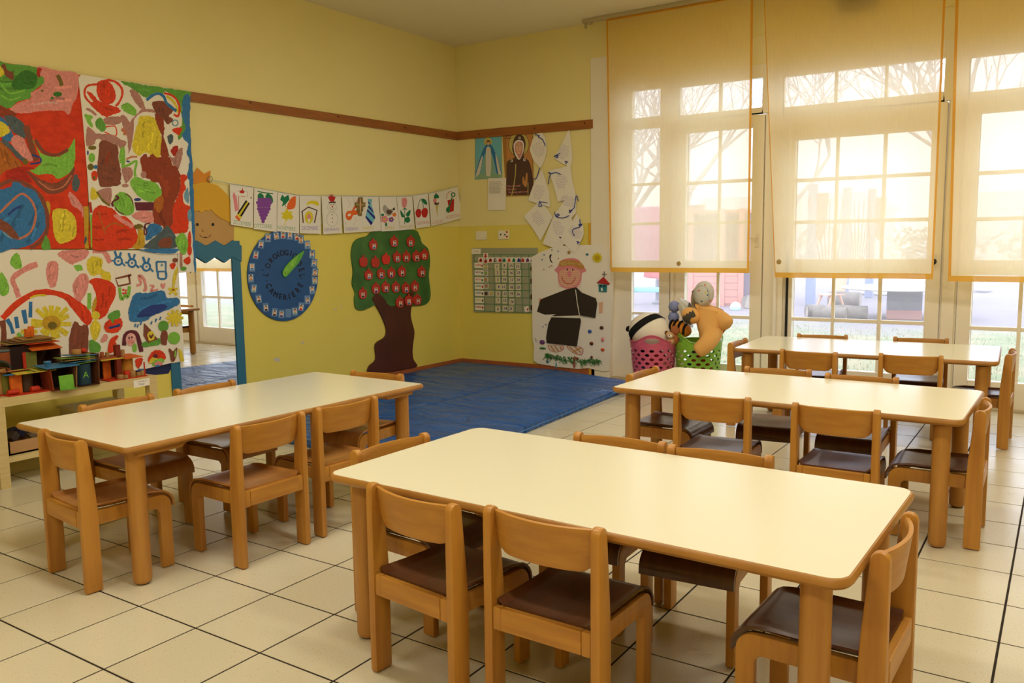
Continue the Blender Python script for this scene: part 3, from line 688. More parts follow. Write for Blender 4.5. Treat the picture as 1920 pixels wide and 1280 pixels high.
D.p('K', [(130, 1050), (190, 980), (280, 1020), (330, 1130), (400, 1270), (320, 1290), (200, 1190)]).p('O', [(-60, 1080), (60, 1100), (160, 1230), (260, 1330), (240, 1420), (80, 1400), (-60, 1500)]).s('D', [(20, 1040), (120, 1120), (220, 1230), (300, 1290)], 50)
D.s('B', [(310, 870), (350, 1010), (395, 1180), (440, 1290)], 70)
D.src(0, 0, 1).p('L', [(61, 261), (69, 276), (78, 287), (94, 293), (114, 292), (130, 276), (140, 260), (141, 285), (139, 308), (133, 322), (110, 335), (97, 328), (74, 329), (56, 320), (65, 316), (77, 305), (75, 294)]).s('B', [(66, 262), (78, 280), (90, 289), (108, 290), (128, 280)], 6)
D.src(0, 290, .1485).p('B', [(330, 200), (480, 290), (600, 350), (720, 350), (850, 270), (930, 150), (935, 230), (880, 370), (780, 470), (640, 495), (540, 450), (430, 330)]).s('T', [(480, 330), (640, 440), (800, 400), (900, 260)], 18).p('R', [(500, 255), (660, 250), (715, 345), (600, 345)]).p('D', [(950, 240), (1000, 320), (1005, 380), (970, 460), (920, 440), (910, 350)])
D.p('K', [(860, 500), (900, 480), (1040, 650), (1050, 800), (1010, 710), (900, 620)]).p('Y', [(660, 740), (690, 690), (770, 675), (870, 710), (950, 800), (965, 920), (950, 1040), (880, 1090), (770, 1125), (710, 1080), (670, 950)]).e('y', 600, 680, 38, 98)
D.p('y', [(1055, 650), (1115, 650), (1122, 1185), (1070, 1185)], False).p('D', [(1075, 1030), (1095, 1040), (1090, 1110), (1060, 1125)])
D.s('B', [(-60, 420), (80, 345), (200, 320), (320, 370), (440, 450), (530, 560), (592, 760), (590, 950), (540, 1060), (450, 1140), (380, 1180)], 50)
D.p('U', [(-100, 520), (60, 430), (140, 400), (160, 350), (240, 350), (300, 400), (430, 450), (500, 560), (560, 700), (575, 850), (560, 960), (450, 1090), (330, 1160), (150, 1190), (-100, 1190)])
D.s('T', [(0, 730), (120, 610), (250, 500), (320, 510), (400, 590), (450, 720), (430, 880), (370, 990), (260, 1055), (200, 1050)], 28).s('N', [(100, 760), (180, 690), (260, 650)], 30).s('u', [(0, 900), (60, 1000), (160, 1060)], 18)
D.p('B', [(-60, 790), (60, 840), (160, 920), (240, 1050), (170, 1060), (60, 980), (-60, 900)]).p('G', [(520, 1183), (560, 1040), (590, 1030), (640, 1183)])
D.p('r', [(100, 200), (300, 150), (450, 180), (330, 200), (400, 350), (260, 320), (90, 300)]).s('N', [(400, 5), (500, 35), (505, 95), (380, 115)], 22).e('o', 320, 90, 38, 38)
D.build('painted_picture', t)

# upper right painting
t = tag(sheet(LEFT, pts_at(LEFT, .030, [(147, 146), (152, 140), (250, 155), (357, 172), (353, 240), (358, 300), (362, 380), (364, 440), (369, 508), (334, 512), (334, 476), (300, 477), (262, 467), (172, 466), (164, 330), (155, 220)]), .030, 'finger_painting', POSTER), 'white finger painting with a red apple, yellow block and brown tree', 'painting', 'big finger paintings on the left wall')
D = Draw(LEFT, .030, paint).src(140, 130, .15625)
D.p('R', [(290, 140), (380, 130), (450, 190), (490, 290), (480, 380), (400, 420), (320, 390), (270, 300), (260, 210)]).p('R', [(140, 270), (200, 280), (280, 370), (400, 420), (500, 450), (550, 505), (440, 550), (380, 570), (290, 520), (170, 400), (220, 390), (170, 320)])
D.s('R', [(290, 180), (200, 185), (140, 210), (118, 280), (140, 350), (220, 430), (300, 510), (400, 570)], 26).s('R', [(380, 128), (480, 145), (560, 220), (570, 310), (530, 400), (490, 440)], 28)
D.s('M', [(140, 470), (200, 500), (260, 550)], 30).p('L', [(120, 540), (210, 560), (215, 590), (190, 610), (220, 660), (210, 700), (160, 650)]).p('G', [(250, 620), (310, 580), (370, 650), (375, 720), (330, 750), (260, 690)]).p('M', [(360, 580), (540, 570), (545, 650), (380, 660)])
D.s('R', [(370, 690), (440, 680), (490, 690), (505, 770), (480, 800), (420, 780), (360, 750)], 14).p('L', [(555, 450), (600, 410), (660, 410), (740, 490), (720, 555), (620, 520)]).p('G', [(550, 145), (680, 155), (850, 188), (1060, 222), (1060, 290), (940, 300), (850, 340), (760, 280), (650, 210)])
D.p('M', [(550, 570), (600, 550), (660, 630), (700, 580), (820, 480), (960, 490), (950, 520), (830, 510), (720, 590), (705, 780), (650, 1010), (630, 830), (580, 680)]).p('M', [(660, 260), (720, 250), (800, 340), (850, 480), (830, 500), (720, 390)]).s('T', [(560, 720), (600, 740), (600, 790)], 40)
D.p('Y', [(790, 560), (950, 580), (1000, 680), (1040, 830), (1030, 1030), (960, 1050), (850, 1000), (760, 1040), (690, 930), (720, 760), (760, 640)]).p('b', [(960, 540), (1040, 560), (1080, 700), (1070, 800), (1130, 1040), (1030, 1040), (1040, 800), (1000, 700)])
D.p('B', [(930, 400), (1040, 380), (1150, 430), (1180, 500), (1130, 560), (1180, 600), (1120, 660), (1060, 600), (1000, 560), (960, 500)]).p('G', [(1060, 240), (1140, 232), (1385, 272), (1375, 330), (1290, 440), (1330, 700), (1250, 850), (1240, 720), (1290, 650), (1240, 400), (1160, 310)])
D.s('Y', [(1100, 320), (1180, 380), (1230, 470), (1230, 520)], 30).s('R', [(1070, 285), (1150, 305), (1220, 360), (1258, 460), (1240, 560), (1190, 540)], 26).s('U', [(860, 370), (940, 310), (1010, 292), (1070, 330), (1100, 400), (1180, 470), (1220, 500)], 34)
D.p('U', [(1305, 330), (1385, 325), (1380, 600), (1395, 900), (1410, 1290), (1345, 1290), (1380, 1100), (1340, 1000), (1360, 900), (1290, 800), (1330, 690), (1290, 560)])
D.p('R', [(1170, 720), (1280, 700), (1270, 760), (1240, 790)]).p('r', [(1150, 970), (1200, 920), (1240, 930), (1230, 1040), (1180, 1030)]).s('u', [(1205 + 34 * math.cos(a), 642 + 34 * math.sin(a)) for a in [k * .785 for k in range(8)]], 15, True, True).p('D', [(1110, 800), (1170, 780), (1180, 850), (1140, 900)])
D.p('M', [(140, 720), (180, 700), (270, 770), (420, 780), (600, 860), (620, 890), (560, 960), (490, 900), (330, 850), (260, 840), (230, 900), (140, 910)]).p('B', [(300, 880), (350, 850), (500, 910), (520, 1000), (525, 1320), (285, 1320), (290, 960)]).s('b', [(420, 1000), (380, 1100), (420, 1200)], 40)
D.p('L', [(560, 940), (600, 960), (600, 1140), (560, 1140), (530, 1060)]).s('L', [(560, 1170), (640, 1150), (740, 1100), (720, 1220), (730, 1290)], 30).s('T', [(620, 1080), (680, 1050), (750, 1050)], 22).s('N', [(620, 1100), (660, 1108)], 20)
D.p('b', [(790, 1060), (850, 1010), (880, 1050), (940, 1010), (980, 1050), (1150, 1060), (1170, 1160), (1240, 1220), (1240, 1310), (870, 1310), (790, 1120)]).p('M', [(1120, 1000), (1180, 1060), (1250, 960), (1295, 950), (1280, 1080), (1240, 1200), (1180, 1140)])
for c, x, y, a, b in (('o', 210, 940, 50, 26), ('L', 205, 1060, 40, 58), ('o', 190, 1170, 38, 40), ('U', 250, 1170, 25, 25), ('R', 235, 1255, 38, 36), ('N', 157, 1000, 10, 28)): D.e(c, x, y, a, b)
D.src(150, 310, .16406).p('B', [(215, 0), (440, 0), (465, 180), (430, 230), (250, 245), (215, 180)]).e('R', 165, 120, 36, 58).e('o', 160, 140, 16, 22).p('M', [(480, 30), (580, 30), (600, 110), (530, 200), (490, 120)]).e('M', 515, 230, 40, 20).e('M', 725, 105, 34, 40)
D.p('b', [(720, 0), (1060, 0), (1130, 90), (1140, 280), (1080, 420), (1060, 640), (1060, 740), (960, 740), (940, 690), (840, 650), (830, 480), (860, 380), (930, 330), (900, 200), (820, 190), (760, 80)]).p('L', [(570, 190), (640, 130), (740, 170), (850, 190), (910, 250), (930, 330), (860, 400), (790, 415), (690, 370), (620, 300)]).p('O', [(860, 390), (940, 350), (950, 440), (900, 540), (850, 480)])
D.p('R', [(1145, 120), (1190, 105), (1230, 130), (1190, 200), (1210, 260), (1170, 340), (1195, 440), (1262, 475), (1240, 560), (1240, 640), (1220, 760), (1090, 780), (1020, 740), (1060, 640), (1060, 480), (1110, 360), (1150, 240)]).p('U', [(1240, 0), (1278, 0), (1292, 240), (1300, 480), (1318, 900), (1325, 1190), (1305, 1190), (1285, 800), (1260, 500), (1250, 250)]).p('u', [(1190, 330), (1230, 250), (1240, 420), (1200, 400)]).e('u', 1250, 570, 24, 70)
D.p('L', [(380, 390), (450, 310), (550, 330), (610, 430), (610, 530), (530, 575), (450, 540), (390, 480)]).s('V', [(375, 470), (370, 420), (440, 370), (400, 350)], 24).s('V', [(520, 325), (580, 370), (605, 450)], 12).s('V', [(400, 480), (440, 530), (500, 560)], 12).p('M', [(210, 290), (330, 255), (360, 290), (355, 410), (320, 460), (250, 380)]).p('Y', [(120, 290), (150, 250), (220, 350), (130, 390)]).s('o', [(190, 300), (260, 400), (340, 460)], 22)
D.e('N', 655, 390, 40, 18).p('V', [(620, 420), (840, 420), (830, 515), (640, 515)], False).p('K', [(590, 570), (700, 520), (820, 540), (830, 650), (700, 640)]).p('R', [(140, 560), (200, 470), (260, 460), (380, 500), (440, 570), (530, 590), (620, 690), (650, 780), (665, 850), (590, 940), (125, 940)])
D.s('O', [(210, 520), (240, 640), (290, 780)], 14).s('O', [(260, 740), (380, 660), (500, 700)], 18).p('K', [(390, 590), (420, 560), (540, 640), (610, 690), (570, 710)]).p('o', [(620, 690), (660, 670), (715, 680), (700, 720), (630, 725)]).p('y', [(660, 740), (720, 740), (740, 860), (720, 942), (590, 942), (650, 860)])
D.p('U', [(770, 700), (830, 660), (940, 710), (900, 770), (760, 860), (750, 780)]).s('V', [(800, 660), (740, 680), (760, 770), (735, 785), (730, 690)], 16).p('D', [(740, 945), (800, 860), (940, 740), (1000, 690), (1080, 790), (1095, 880), (1080, 945)]).p('B', [(900, 870), (950, 830), (1040, 830), (1030, 930), (900, 930)])
D.p('U', [(690, 962), (830, 955), (1110, 952), (1100, 990), (1030, 1008), (790, 992)]).p('L', [(1100, 820), (1180, 770), (1230, 880), (1210, 1000), (1160, 1010), (1090, 880)]).s('M', [(1150, 1000), (1155, 1160)], 28).e('G', 1180, 1178, 36, 24).e('R', 1250, 850, 20, 100).e('R', 1250, 970, 26, 60).p('R', [(1180, 1080), (1250, 1040), (1255, 1120), (1210, 1125)])
D.s('L', [(122, 560), (128, 935)], 18).s('r', [(112, 420), (125, 540)], 28)
D.build('painted_picture', t)
t = tag(sheet(LEFT, pts_at(LEFT, .003, [(255, 672), (318, 672), (322, 688), (316, 700), (270, 705), (255, 706)]), .003, 'navy_board', mat('navy_board', '1c2452', .5), th=.002), 'navy blue board showing below the white finger painting', 'board')

# ------------------------------------------------------------------ mirror dressed as a king
t = thing('king_mirror', 'tall wall mirror in a blue wooden king figure with yellow hair and orange crown', 'mirror', (0, -3.2, 0))
T0 = Matrix.Translation((0, 3.2, 0))
def onT(mb): mb.v = [tuple(T0 @ Vector(p)) for p in mb.v]; return mb
K3 = (340, 300, .17188)
def plate(pts, d0, d1, name, m, par=None, sm=False, bev=.002, k=K3):
    q = pts_at(LEFT, d1, pts, k)
    if sm: q = catmull(q, True, 4)
    return onT(MB().prism(q, LEFT, d0, d1)).build(name, m, par or t, bevel=bev, seg=1)
BLUEP = mat('teal_blue_paint', '2f6f8e', .45, .4, var=.3, vscale=(10, 10, 10), vcol='2a6480')
onT(MB().box(.001, -3.53, .09, .012, -3.452, 1.36)).build('frame_post', BLUEP, t, bevel=.003)
onT(MB().box(.001, -2.945, .09, .014, -2.866, 1.36)).build('frame_post', BLUEP, t, bevel=.003)
onT(MB().box(.001, -3.452, .09, .012, -2.945, .115)).build('bottom_rail', BLUEP, t, bevel=.003)
mm = bpy.data.materials.new('mirror_silver'); mm.use_nodes = True; b = mm.node_tree.nodes['Principled BSDF']
b.inputs['Base Color'].default_value = (.93, .94, .94, 1); b.inputs['Metallic'].default_value = 1; b.inputs['Roughness'].default_value = .008
onT(MB().box(.001, -3.452, .115, .005, -2.945, 1.36)).build('mirror_glass', mm, t)
SKINW = mat('tan_wood_face', 'c3985a', .5, .35, var=.4, vscale=(12, 12, 12), vcol='b98c4e')
fc = plate([(-50, 450), (575, 450), (575, 930), (-50, 930)], .004, .008, 'face', SKINW)
hair = [(-50, 690), (-50, 520), (20, 380), (120, 265), (262, 235), (400, 275), (500, 370), (560, 480), (577, 600), (577, 690), (530, 680), (440, 640), (370, 590), (320, 535), (290, 560), (262, 545), (240, 562), (215, 578), (195, 550), (160, 565), (120, 540), (80, 600), (20, 660)]
plate(hair, .008, .013, 'hair', mat('yellow_painted_wood', 'd9a520', .45))
plate([(-60, 262), (-110, 110), (0, 160), (70, 80), (125, 160), (175, 80), (250, 150), (322, 112), (312, 262)], .003, .007, 'crown', mat('orange_painted_wood', 'd98a20', .45))
plate([(-140, 935), (-40, 872), (65, 935), (170, 875), (275, 935), (375, 875), (475, 935), (565, 870), (660, 935), (660, 1110), (565, 1055), (475, 1120), (375, 1058), (275, 1125), (175, 1062), (70, 1125), (-40, 1055), (-140, 1110)], .009, .0185, 'zigzag_collar', BLUEP)
for x in (175, 345): plate([(x + 16 * math.cos(a), 703 + 18 * math.sin(a)) for a in [k * .524 for k in range(12)]], .008, .0095, 'eye', mat('black_paint', '1c1512', .4), fc, bev=0)
u, v = LEFT.at(340 + 255 * K3[2], 300 + 765 * K3[2], .03)
MB().ell((.008, u + 3.2, v), (.012, .010, .013)).build('nose', SKINW, fc, smooth=True)
D = Draw(LEFT, .0082, ink).src(*K3).s('X', [(198, 812), (225, 838), (262, 846), (298, 838), (325, 815)], 6).p('X', [(252, 838), (272, 838), (268, 850), (258, 850)]); onT(D.mb); D.build('mouth', fc)

# ------------------------------------------------------------------ month cards on a string
A3, A4 = K3, (600, 330, .14846)
CARD = mat('white_card', 'e9e3d9', .65, .2)
CDEF = [
 ('SETTEMBRE', 'g', A3, [(530, 250), (787, 295), (780, 740), (540, 705)], 'month card drawn with crayon, glue and pencil, first on the string', (665, 690, -9)),
 ('OTTOBRE', 'g', A3, [(795, 305), (1045, 345), (1040, 785), (790, 750)], 'month card drawn with purple grapes', (890, 722, -3)),
 ('NOVEMBRE', 'g', A3, [(1050, 345), (1285, 380), (1285, 802), (1043, 775)], 'month card drawn with green, orange and yellow autumn leaves', (1145, 745, -5)),
 ('DICEMBRE', 'p', A3, [(1290, 380), (1520, 398), (1522, 805), (1293, 798)], 'month card drawn with a nativity hut and comet', (1402, 745, 0)),
 ('GENNAIO', 'p', A4, [(20, 250), (262, 255), (280, 720), (42, 735)], 'month card drawn with a snowman in a red hat', (148, 675, 3)),
 ('FEBBRAIO', 'p', A4, [(275, 250), (512, 250), (545, 705), (305, 718)], 'month card drawn with an orange carnival mask behind the wooden cross', (405, 668, 3)),
 ('MARZO', 'Y', A4, [(513, 250), (737, 255), (775, 692), (546, 705)], 'month card drawn with a blue striped necktie', (610, 658, 2)),
 ('APRILE', 'o', A4, [(748, 255), (960, 258), (1010, 685), (778, 700)], 'month card drawn with a grey bird on flowers', (880, 655, 3)),
 ('MAGGIO', 'o', A4, [(965, 257), (1165, 245), (1195, 668), (1012, 685)], 'month card drawn with a pink rose', (1100, 640, 4)),
 ('GIUGNO', 'r', A4, [(1172, 240), (1362, 215), (1395, 635), (1215, 660)], 'month card drawn with two red cherries', (1302, 590, 6)),
 ('LUGLIO', 'r', A4, [(1372, 218), (1555, 180), (1602, 585), (1407, 630)], 'month card drawn with an ice cream cone', (1488, 580, 9)),
 ('AGOSTO', 'r', A4, [(1556, 180), (1735, 140), (1800, 525), (1603, 585)], 'month card drawn with a red bucket and green spade, last on the string', (1680, 510, 10)),
]
MC = {}
for k, (w_, col, src, q, lab, tp) in enumerate(CDEF):
    d = .026 if k % 2 else .023
    o = tag(sheet(LEFT, pts_at(LEFT, d, q, src), d, 'month_card', CARD, th=.0008), lab, 'card', 'month cards on the string')
    D = Draw(LEFT, d, ink).src(*src)
    hh = 62 if src is A3 else 58
    D.t(col, w_, tp[0], tp[1], hh, tp[2], .62 if len(w_) > 7 else .72); MC[w_] = (o, D)
D = MC['SETTEMBRE'][1]
D.p('E', [(560, 385), (572, 345), (590, 380), (603, 395), (622, 550), (585, 560)], False).s('R', [(628, 560), (625, 393), (695, 398)], 6, False).e('W', 660, 360, 55, 22).s('s', [(605, 345), (640, 335), (715, 350), (718, 400)], 4).p('R', [(636, 340), (660, 325), (665, 290), (672, 325), (688, 345), (680, 362), (640, 358)]).p('X', [(610, 580), (705, 435), (745, 470), (650, 625)], False).p('Y', [(625, 590), (720, 448), (733, 460), (640, 605)], False).p('X', [(640, 610), (733, 460), (748, 472), (655, 622)], False).p('Y', [(603, 595), (615, 582), (660, 622), (648, 642)], False).p('O', [(585, 620), (600, 598), (645, 642), (630, 668)], False).p('W', [(705, 435), (768, 402), (745, 470)], False).p('X', [(750, 410), (768, 402), (762, 424)], False)
D = MC['OTTOBRE'][1]; D.s('G', [(832, 340), (900, 355), (1000, 368)], 12).p('G', [(840, 370), (870, 360), (900, 395), (885, 430), (835, 415)]).p('G', [(915, 400), (945, 365), (990, 400), (998, 462), (940, 440)])
random.seed(3)
for r_, n_ in enumerate((5, 6, 5, 5, 4, 3, 2, 1)):
    for c in range(n_): D.e('P', 905 + (c - (n_ - 1) / 2) * 28 - r_ * 2, 430 + r_ * 34, 19, 20)
D = MC['NOVEMBRE'][1]; D.p('G', [(1100, 375), (1125, 405), (1168, 378), (1180, 430), (1140, 480), (1095, 508), (1110, 460), (1078, 432)], False).s('G', [(1125, 470), (1140, 510)], 6).p('O', [(1240, 392), (1250, 440), (1235, 520), (1170, 540), (1150, 510), (1185, 430)]).p('Y', [(1150, 520), (1170, 560), (1212, 560), (1200, 590), (1222, 615), (1205, 650), (1160, 640), (1155, 665), (1130, 645), (1090, 630), (1110, 600), (1082, 580), (1125, 570)], False).s('Y', [(1145, 640), (1135, 680), (1120, 712)], 8)
D = MC['DICEMBRE'][1]; D.p('Y', [(1365, 490), (1385, 455), (1430, 442), (1490, 455), (1495, 500), (1440, 480), (1400, 478)]).e('Y', 1392, 625, 46, 68).s('B', [(1330, 685), (1318, 560), (1385, 512), (1480, 548), (1452, 685)], 14, False).s('X', [(1308, 570), (1385, 510), (1484, 552)], 8, False).e('E', 1392, 600, 14, 14).p('E', [(1370, 615), (1415, 612), (1402, 650), (1382, 650)]).p('W', [(1380, 640), (1405, 640), (1402, 680), (1384, 680)], False)
D = MC['GENNAIO'][1]
def ring(D, c, x, y, rx, ry, w_): D.s(c, [(x + rx * math.cos(a), y + ry * math.sin(a)) for a in [k * .524 for k in range(12)]], w_, True, True)
ring(D, 's', 152, 393, 56, 58, 4); ring(D, 's', 155, 545, 72, 90, 4)
D.p('R', [(120, 235), (165, 232), (165, 255), (198, 262), (178, 322), (130, 325), (98, 262), (122, 258)], False).p('X', [(108, 328), (198, 322), (200, 338), (110, 343)], False).e('R', 156, 386, 10, 12)
for x, y in ((140, 362), (172, 358), (153, 488), (154, 534), (154, 580)): D.e('X', x, y, 6, 8)
D.s('X', [(122, 395), (150, 425), (185, 400)], 4)
D = MC['FEBBRAIO'][1]; D.p('O', [(322, 500), (345, 445), (400, 435), (430, 385), (475, 378), (490, 430), (470, 485), (420, 495), (390, 550), (345, 552)]).e('W', 370, 490, 22, 16, -30).e('W', 455, 420, 20, 15, -30)
for q in ([(370, 260), (345, 300), (385, 340), (360, 400)], [(420, 255), (430, 310), (412, 325)], [(430, 520), (455, 560), (425, 600), (440, 630)], [(320, 570), (330, 615)]): D.s('s', q, 3)
D = MC['MARZO'][1]; D.p('C', [(600, 288), (660, 290), (648, 350), (612, 350)], False).p('N', [(605, 310), (640, 355), (612, 358)], False).p('C', [(612, 352), (650, 352), (700, 530), (642, 622), (572, 520)], False).p('N', [(604, 395), (618, 365), (665, 430), (680, 470)], False).p('N', [(590, 440), (598, 415), (690, 505), (698, 530), (690, 545)], False).p('N', [(572, 520), (580, 500), (668, 590), (642, 622)], False)
D = MC['APRILE'][1]; D.p('s', [(790, 410), (800, 375), (825, 365), (850, 395), (890, 420), (940, 400), (925, 440), (900, 490), (850, 500), (805, 450)]).p('D', [(842, 430), (890, 430), (912, 450), (880, 485), (848, 470)]).p('X', [(918, 415), (940, 390), (948, 430), (925, 428)], False).e('G', 790, 490, 20, 18).e('G', 835, 610, 14, 26)
for c, x, y, r_ in (('E', 815, 545, 26), ('P', 900, 548, 18), ('O', 938, 488, 14)):
    for a in range(5): D.e(c, x + r_ * 1.1 * math.cos(a * 1.257), y + r_ * 1.1 * math.sin(a * 1.257), r_ * .8, r_ * .8)
    D.e('Y', x, y, r_ * .45, r_ * .5)
D = MC['MAGGIO'][1]; D.s('G', [(1072, 395), (1070, 500), (1068, 608)], 8).p('E', [(1030, 300), (1050, 276), (1085, 278), (1100, 310), (1090, 380), (1065, 402), (1040, 380)]).p('G', [(1042, 425), (1070, 398), (1105, 425), (1072, 420)], False).p('G', [(1012, 430), (1040, 460), (1068, 512), (1030, 515)]).p('G', [(1140, 425), (1135, 490), (1105, 512), (1085, 480)]).p('G', [(1075, 530), (1120, 515), (1140, 560), (1110, 590), (1075, 575)])
D = MC['GIUGNO'][1]; D.s('G', [(1270, 290), (1245, 350), (1235, 415)], 7).s('G', [(1270, 290), (1300, 350), (1310, 410)], 7).p('G', [(1280, 288), (1325, 292), (1350, 330), (1352, 362), (1310, 345)]).p('R', [(1205, 460), (1225, 420), (1262, 418), (1280, 455), (1265, 515), (1225, 518)]).p('R', [(1280, 460), (1300, 412), (1345, 405), (1362, 445), (1345, 515), (1300, 518)])
D = MC['LUGLIO'][1]; D.p('G', [(1437, 280), (1445, 240), (1465, 225), (1495, 240), (1502, 275), (1470, 282)]).e('E', 1452, 310, 26, 30).e('W', 1495, 318, 24, 28).p('D', [(1440, 350), (1462, 328), (1480, 340), (1502, 330), (1500, 355), (1470, 368)]).p('o', [(1460, 365), (1492, 362), (1480, 518)], False).e('R', 1465, 218, 8, 8)
D = MC['AGOSTO'][1]; D.p('R', [(1608, 305), (1695, 290), (1690, 440), (1635, 458)], False).s('R', [(1600, 290), (1605, 235), (1635, 198), (1665, 200)], 6).s('G', [(1668, 270), (1640, 360), (1618, 420)], 16).p('G', [(1600, 400), (1640, 385), (1640, 440), (1622, 465), (1592, 440)]); ring(D, 'G', 1682, 235, 22, 24, 14)
for o, D in MC.values(): D.build('drawing', o)
path = [(390, 336), (431, 344), (478, 351), (520, 359), (562, 366), (603, 367), (641, 367), (710, 368), (743, 368), (774, 367), (804, 362), (831, 357), (858, 349)]
P3 = [LEFT(*LEFT.at(x, y, .027), .0275) for x, y in path]
tag(MB().tube(P3, .0022, 6).build('card_string', mat('pale_blue_ribbon', 'a9c0c4', .6), smooth=True), 'pale ribbon strung from the king crown ring to the wall corner', 'string')
rg = LEFT(*LEFT.at(393, 336, .012), .016)
tag(MB().tube([rg + Vector((.006 * math.sin(a), .022 * math.cos(a), .022 * math.sin(a))) for a in [k * .3142 for k in range(21)]], .0022, 6).build('key_ring', mat('steel_wire', '9a988e', .3, .5, 1), smooth=True), 'steel ring hooked on the orange crown holding the ribbon', 'ring')
# little wooden cross in front of the February card
WX = wood_mat('painted_olive_wood', '8a6a30', '6a5a28', (40, 40, 40))
t = thing('wooden_cross', 'small painted wooden cross hanging over the carnival mask card', 'cross')
plate2 = lambda pts, d0, d1, name, m, k: MB().prism(pts_at(LEFT, d1, pts, k), LEFT, d0, d1).build(name, m, t, bevel=.001, seg=1)
plate2([(488, 268), (542, 268), (545, 330), (578, 332), (574, 388), (545, 392), (545, 445), (530, 448), (530, 502), (485, 500), (485, 445), (470, 440), (470, 385), (445, 380), (445, 330), (485, 330)], .03, .036, 'cross_body', WX, A4)
Draw(LEFT, .036, ink).src(*A4).s('o', [(512, 285), (510, 470)], 10).s('o', [(455, 350), (510, 368), (568, 352)], 8).s('R', [(478, 290), (478, 325)], 5).e('F', 512, 340, 9, 12).s('F', [(512, 352), (510, 420)], 12).build('painted_figure', t)

# ------------------------------------------------------------------ waiter's clock
C5 = (440, 420, .23442)
cy0, cz0, cr = -2.43, 1.068, .375
t = thing('duty_clock', 'round blue wooden disc lettered L\'OROLOGIO DEL CAMERIERE with photos round its rim', 'clock', (0, cy0, cz0))
T0 = Matrix.Translation((0, -cy0, -cz0))
onT(MB().prism([(cy0 + cr * math.cos(a), cz0 + cr * math.sin(a)) for a in [k * math.pi / 36 for k in range(72)]], LEFT, .001, .014)).build('disc', mat('royal_blue_paint', '1a5390', .45, .4, var=.5, vscale=(6, 6, 6), vcol='164880'), t, bevel=.002, seg=1)
D = Draw(LEFT, .0142, ink).src(*C5)
for ch, x, y, rot in [('L', 248, 405, 80), ("'", 240, 375, 70), ('O', 266, 335, 55), ('R', 292, 292, 42), ('O', 322, 260, 28), ('L', 350, 240, 14), ('O', 378, 233, 4), ('G', 412, 230, -6), ('I', 448, 238, -16), ('O', 478, 258, -28), ('D', 512, 318, -55), ('E', 530, 365, -70), ('L', 536, 410, -82),
                       ('·', 530, 440, 0), ('·', 252, 455, 0), ('C', 268, 494, -62), ('A', 292, 535, -42), ('M', 325, 565, -22), ('E', 364, 580, -8), ('R', 400, 586, 0), ('I', 435, 580, 10), ('E', 470, 562, 24), ('R', 503, 530, 40), ('E', 525, 488, 56)]:
    D.t('X', ch, x, y, 64, rot, .8, .05)
onT(D.mb); D.build('lettering', t)
CLR = mat('clear_photo_pocket', '5f86b4', .25, .5)
random.seed(5)
for n, (x, y) in enumerate([(268, 110), (333, 90), (388, 85), (442, 90), (497, 100), (530, 122), (582, 165), (620, 240), (636, 310), (643, 385), (640, 448), (620, 527), (584, 605), (533, 660), (482, 700), (430, 712), (375, 718), (320, 705), (250, 665), (193, 597), (155, 515), (130, 432), (140, 345), (170, 245), (212, 160)]):
    a = random.uniform(-9, 9); w_, h_ = 23, 34
    rot = lambda px, py: (x + px * math.cos(R(a)) - py * math.sin(R(a)), y + px * math.sin(R(a)) + py * math.cos(R(a)))
    pk = onT(MB().prism(pts_at(LEFT, .016, [rot(-w_, -h_), rot(w_, -h_), rot(w_, h_), rot(-w_, h_)], C5), LEFT, .0142, .0152)).build('photo_pocket', CLR, t)
    if n == 15: continue
    D = Draw(LEFT, .0153, ink).src(*C5); k = lambda pts: [rot(*q) for q in pts]
    dy = random.choice((2, 6, -4)); D.p('W', k([(-15, -21 + dy), (15, -21 + dy), (15, 23 + dy), (-15, 23 + dy)]), False)
    cs = random.choice('RUNbgXT'); D.p(cs, k([(-14, 22 + dy), (-10, 8 + dy), (10, 8 + dy), (14, 22 + dy)]), False)
    hx, hy = rot(0, -4 + dy); D.e(random.choice('XDDBT'), hx, hy - 2, 12, 15, a).e('F', hx, hy + 2, 9, 11, a)
    onT(D.mb); D.build('photo', pk)
hp = [(385, 400), (388, 372), (410, 335), (450, 290), (500, 248), (556, 212), (548, 245), (520, 300), (480, 350), (440, 395), (415, 420), (395, 420)]
hnd = onT(MB().prism(pts_at(LEFT, .024, catmull(hp, True, 3), C5), LEFT, .019, .024)).build('clock_hand', mat('green_painted_wood', '58a83a', .4), t, bevel=.0015, seg=1)
D = Draw(LEFT, .0242, paint).src(*C5).p('L', [(388, 395), (395, 365), (440, 310), (500, 258), (495, 300), (470, 340), (430, 385), (405, 412)]).e('o', 405, 392, 5, 5); onT(D.mb); D.build('light_green_face', hnd)
onT(MB().prism([(LEFT.at(440 + 405 * C5[2], 420 + 392 * C5[2], .02)[0] + .01 * math.cos(a), LEFT.at(440 + 405 * C5[2], 420 + 392 * C5[2], .02)[1] + .01 * math.sin(a)) for a in [k * .785 for k in range(8)]], LEFT, .014, .019)).build('hand_spacer', SCREW, t)

